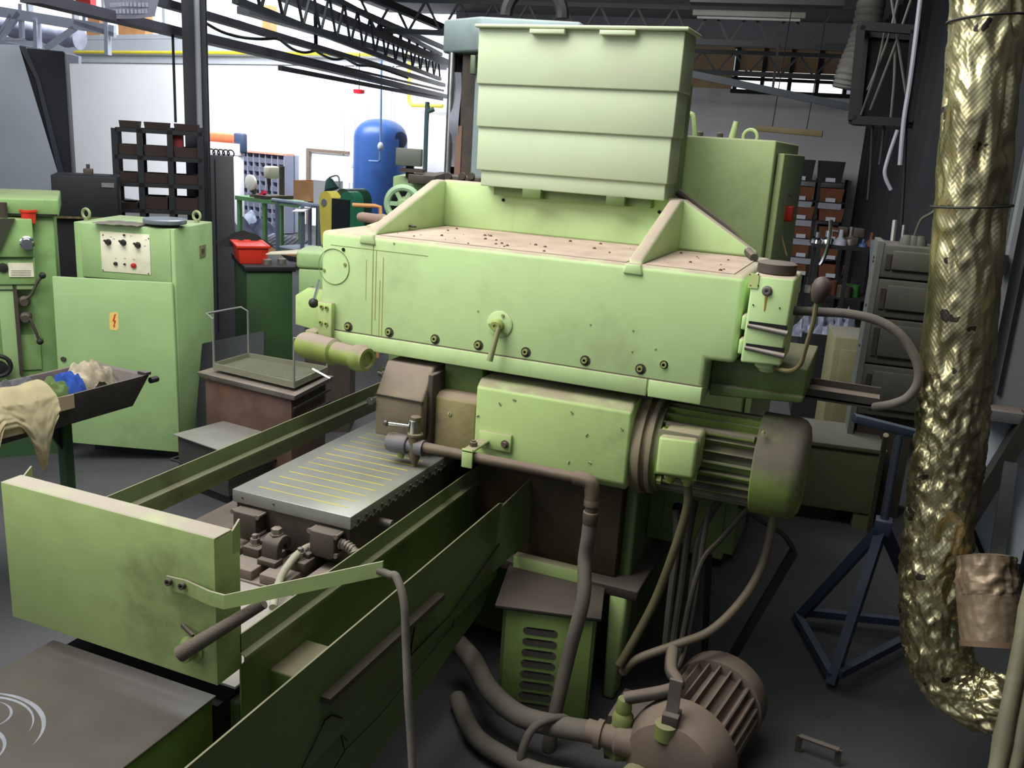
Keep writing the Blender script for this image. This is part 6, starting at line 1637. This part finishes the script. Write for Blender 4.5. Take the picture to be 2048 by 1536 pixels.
# ================================================================== gold foil duct on the right
def foil_mesh(name, pts_, rad, seed, crumple, nlen=420, nring=84, sub=1):
    P = [Vector(p) for p in pts_]
    def cr(t):
        n_ = len(P)-1; k = min(int(t*n_), n_-1); f = t*n_-k
        g = lambda j: P[min(max(j, 0), n_)]
        a, b, c, d = g(k-1), g(k), g(k+1), g(k+2)
        return 0.5*((2*b)+(c-a)*f+(2*a-5*b+4*c-d)*f*f+(3*b-a-3*c+d)*f**3)
    C_ = [cr(i/nlen) for i in range(nlen+1)]
    L_ = [0]
    for i in range(nlen): L_.append(L_[-1]+(C_[i+1]-C_[i]).length)
    bm = bmesh.new(); uvl = bm.loops.layers.uv.new('UVMap')
    rows_ = []; u = None
    for i, c in enumerate(C_):
        t = (C_[min(i+1, nlen)]-C_[max(i-1, 0)]).normalized()
        if u is None: u, v = B._basis(t)
        else: u = (u-t*u.dot(t)).normalized()
        v = t.cross(u).normalized()
        s_ = L_[i]; k = i/nlen
        cr_ = crumple(k); row = []
        for j in range(nring):
            a = 2*math.pi*j/nring
            dx, dy = math.cos(a), math.sin(a)
            q = Vector((dx*1.3, dy*1.3, s_*5.0+seed))
            big = noise.noise(q*1.1)
            w1 = 1-abs(noise.noise(Vector((dx*2.6, dy*2.6, s_*9+seed*2))))*2
            w2 = 1-abs(noise.noise(Vector((dx*5.5+3, dy*5.5, s_*26+seed))))*2
            w3 = noise.noise(Vector((dx*11, dy*11, s_*60+seed)))
            low = min(1.0, max(0.0, (k-.38)/.1))
            w4 = -abs(noise.noise(Vector((dx*3.4, dy*3.4+7, s_*13+seed))))
            w5 = -abs(noise.noise(Vector((dx*7, dy*7+2, s_*30-s_*6*dx+seed))))
            dent = max(0.0, noise.noise(Vector((dx*2.2, dy*2.2, s_*7+seed*3)))-.28)
            r_ = rad(k)*(1+.05*big)+(1-low)*(.016*w4-.07*dent+.0008*w3)*cr_*1.6+low*cr_*(.018*w4+.018*w5+.001*w3+.007)
            row.append(bm.verts.new(c+(u*dx+v*dy)*r_))
        rows_.append(row)
    for i in range(nlen):
        for j in range(nring):
            f = bm.faces.new([rows_[i][j], rows_[i][(j+1) % nring], rows_[i+1][(j+1) % nring], rows_[i+1][j]])
            f.smooth = True
            uv = [(j/nring, L_[i]), ((j+1)/nring, L_[i]), ((j+1)/nring, L_[i+1]), (j/nring, L_[i+1])]
            for lp_, q in zip(f.loops, uv): lp_[uvl].uv = q
    bm.faces.new(rows_[0][::-1]); bm.faces.new(rows_[-1])
    return bm
def foil_mat(name, gold, holes):
    M_ = bpy.data.materials.new(name); M_.use_nodes = True
    nt = M_.node_tree; N = nt.nodes; L = nt.links; bs = N['Principled BSDF']
    bs.inputs['Metallic'].default_value = 1.0; bs.inputs['Roughness'].default_value = .36
    uv = N.new('ShaderNodeUVMap'); mp = N.new('ShaderNodeMapping'); mp.inputs['Scale'].default_value = (.63, 1, 1)
    L.new(uv.outputs[0], mp.inputs[0])
    hs = []
    for ang in (40, -40):
        m2 = N.new('ShaderNodeMapping'); m2.inputs['Rotation'].default_value = (0, 0, R(ang)); L.new(mp.outputs[0], m2.inputs[0])
        wv = N.new('ShaderNodeTexWave'); wv.inputs['Scale'].default_value = 30; wv.inputs['Distortion'].default_value = .4; wv.inputs['Detail'].default_value = 0
        L.new(m2.outputs[0], wv.inputs[0]); hs.append(wv.outputs['Fac'])
    ad = N.new('ShaderNodeMath'); ad.operation = 'ADD'; L.new(hs[0], ad.inputs[0]); L.new(hs[1], ad.inputs[1])
    bp = N.new('ShaderNodeBump'); bp.inputs['Strength'].default_value = .16; bp.inputs['Distance'].default_value = .0015
    L.new(ad.outputs[0], bp.inputs['Height']); L.new(bp.outputs[0], bs.inputs['Normal'])
    tc = N.new('ShaderNodeTexCoord')
    nz = N.new('ShaderNodeTexNoise'); nz.inputs['Scale'].default_value = 7; nz.inputs['Detail'].default_value = 6; L.new(tc.outputs['Object'], nz.inputs[0])
    r1 = N.new('ShaderNodeValToRGB'); r1.color_ramp.elements[0].position = .35; r1.color_ramp.elements[1].position = .65
    r1.color_ramp.elements[0].color = c8(*[int(v*.72) for v in gold]); r1.color_ramp.elements[1].color = c8(*gold)
    L.new(nz.outputs['Fac'], r1.inputs[0])
    n2 = N.new('ShaderNodeTexNoise'); n2.inputs['Scale'].default_value = 13; n2.inputs['Detail'].default_value = 3; n2.inputs['Roughness'].default_value = .5
    L.new(tc.outputs['Object'], n2.inputs[0])
    r2 = N.new('ShaderNodeMapRange'); r2.inputs[1].default_value = holes; r2.inputs[2].default_value = holes+.015; L.new(n2.outputs['Fac'], r2.inputs[0])
    mx = N.new('ShaderNodeMix'); mx.data_type = 'RGBA'; L.new(r2.outputs[0], mx.inputs[0]); L.new(r1.outputs[0], mx.inputs[6]); mx.inputs[7].default_value = c8(34, 28, 22)
    L.new(mx.outputs[2], bs.inputs['Base Color'])
    sb = N.new('ShaderNodeMath'); sb.operation = 'SUBTRACT'; sb.inputs[0].default_value = 1; L.new(r2.outputs[0], sb.inputs[1]); L.new(sb.outputs[0], bs.inputs['Metallic'])
    return M_
foil = foil_mat('gold_foil', (228, 218, 168), .66)
foil_d = foil_mat('dull_gold_foil', (170, 146, 92), .72)
FY = 2.85
cl_ = [(1985, -110), (1978, 0), (1966, 140), (1950, 300), (1938, 450), (1925, 600), (1912, 740), (1900, 880), (1880, 1030), (1868, 1180), (1872, 1285), (1895, 1350)]
pts_ = [at(a, b, y=FY) for a, b in cl_]
pts_ = [pts_[0]+(pts_[0]-pts_[1])*((3.44-pts_[0].z)/(pts_[0].z-pts_[1].z))]+pts_
pts_ += [at(1950, 1395, y=FY-.02), at(2010, 1415, y=FY-.05), at(2070, 1425, y=FY-.06), at(2180, 1440, y=FY-.06)]
FD = thing('foil_duct', 'tall crumpled gold foil duct rising at the right wall', 'duct', (pts_[10].x, FY, 0))
def place_bm(bm, name, m_, par):
    off = par.location
    bmesh.ops.translate(bm, verts=bm.verts, vec=-off)
    me = bpy.data.meshes.new(name); bm.to_mesh(me); bm.free(); me.materials.append(m_)
    o = bpy.data.objects.new(name, me); COL.objects.link(o); o.parent = par
    return o
place_bm(foil_mesh('foil_wrap', pts_, lambda k: .096 if k < .7 else .096-.012*(k-.7)/.3, 3.0, lambda k: .45+.25*math.sin(k*9)**2 if k < .44 else 1.25), 'foil_wrap', foil, FD)
for i_, py in ((2, 40), (5, 412)):
    c_ = at(1978-(py-40)*.095, py, y=FY)
    t_ = (pts_[i_+1]-pts_[i_]).normalized()
    B().torus(c_, t_, .102, .0035, 36, 6).done('tie_wire', blackr, FD)
# short wrapped pipe next to it
c0, c1 = at(1972, 1128, y=2.72), at(1984, 1292, y=2.62)
WP = thing('wrapped_pipe', 'short brown foil wrapped pipe stub with open end beside the foil duct', 'pipe', (c1.x, c1.y, 0))
wrapm = mat('brown_wrap', (122, 106, 84), .45, metal=.35, var=.25, scale=9, dirt=(74, 62, 48), dirt_amt=.7, dirt_scale=7, bump=.3)
place_bm(foil_mesh('pipe_wrap', [c0+(c0-c1)*.12, c0, c0.lerp(c1, .5), c1], lambda k: .045+.04*min(1, k*5) if k < .2 else .084-.006*k, 9.0, lambda k: .9 if k < .6 else .25, 140, 64), 'pipe_wrap', wrapm, WP)
d_ = (c1-c0).normalized()
B().lathe(c1, d_, [(-.012, .082), (.004, .082), (.004, .075), (-.01, .073)], 40).done('pipe_rim', mat('rust_rim', (96, 76, 58), .7), WP)
B().cyl(c1+d_*-.008, c1+d_*.001, .074, n=32).done('end_plate', mat('brown_end', (96, 66, 44), .7), WP)
B().bar(c0.lerp(c1, .3)+Vector((.02, .06, 0)), Vector((c0.x+.10, c0.y+.62, c0.z+.12)), .04, .03).done('pipe_support', black, WP)
# ribbed pole in the corner
a, b = at(2046, 1275, y=2.35), at(1990, 1560, y=2.2)
b = a+(b-a)*(a.z/(a.z-b.z))
PO = thing('bamboo_pole', 'pair of greenish ribbed poles standing in the corner by the foil duct', 'pole', (b.x, b.y, 0))
pom = mat('bamboo_grey', (104, 101, 78), .6, var=.2, scale=8, dirt=(80, 78, 60), dirt_amt=.5, dirt_scale=9)
for k, off_ in enumerate((Vector((0, 0, 0)), Vector((.036, .01, 0)))):
    B().tube([b.lerp(a, t)+off_*(1.0) for t in (0, .3, .6, 1, 1.5, 2.0)], lambda t: .020+.004*max(0, math.cos(t*40))**6, 12).done('pole', pom, PO)
# steelwork of the right wall
F = fr_at(2030, 3.55, 5)
xq = F.p(2003, 600)[0]
RW = thing('wall_stanchion', 'grey steel wall post with bracket behind the foil duct', 'post', F.M @ Vector((xq+.06, .1, 0)))
pst = mat('stanchion_grey', (112, 116, 116), .55, var=.1, scale=2)
B(F).box(xq, xq+.30, .10, .16, 0, 3.6).done('post_web', pst, RW)
B(F).box(xq, xq+.02, .04, .16, F.p(2003, 800)[1], 3.6).done('post_flange', pst, RW)
B(F).box(xq+.075, xq+.085, .085, .1, F.p(2003, 800)[1], 3.6).done('post_seam', black, RW)
zq = F.p(2003, 820)[1]
B(F).box(F.p(1958, 830)[0], xq+.3, -.02, .09, zq-.05, zq).done('bracket_shelf', mat('shelf_dark', (84, 84, 84), .6, dust=.6), RW, bevel=.004)
B(F).bar(F.p3(2062, 830, 0), F.p3(1912, 1075, 0), .06, .085).done('diagonal_brace', mat('brace_dark', (46, 44, 40), .5, dust=.5), RW)
B(F).bar(F.p3(2022, 950, .06), F.p3(1998, 1140, .06), .03, .035).done('brace_bar', black, RW)
B(F).bar(F.p3(1945, 1060, .07), F.p3(1975, 1130, .07), .025, .02).done('brace_bar', black, RW)
B(F).box(F.p(1915, 950)[0], xq+.3, .085, .098, .25, zq-.06).done('pale_panel', mat('pale_blue_panel', (186, 196, 204), .5, var=.06), RW)
B(F).box(xq-.025, xq-.005, .0, .05, F.p(2003, 520)[1]-.06, F.p(2003, 520)[1]+.02).done('wall_clip', black, RW)
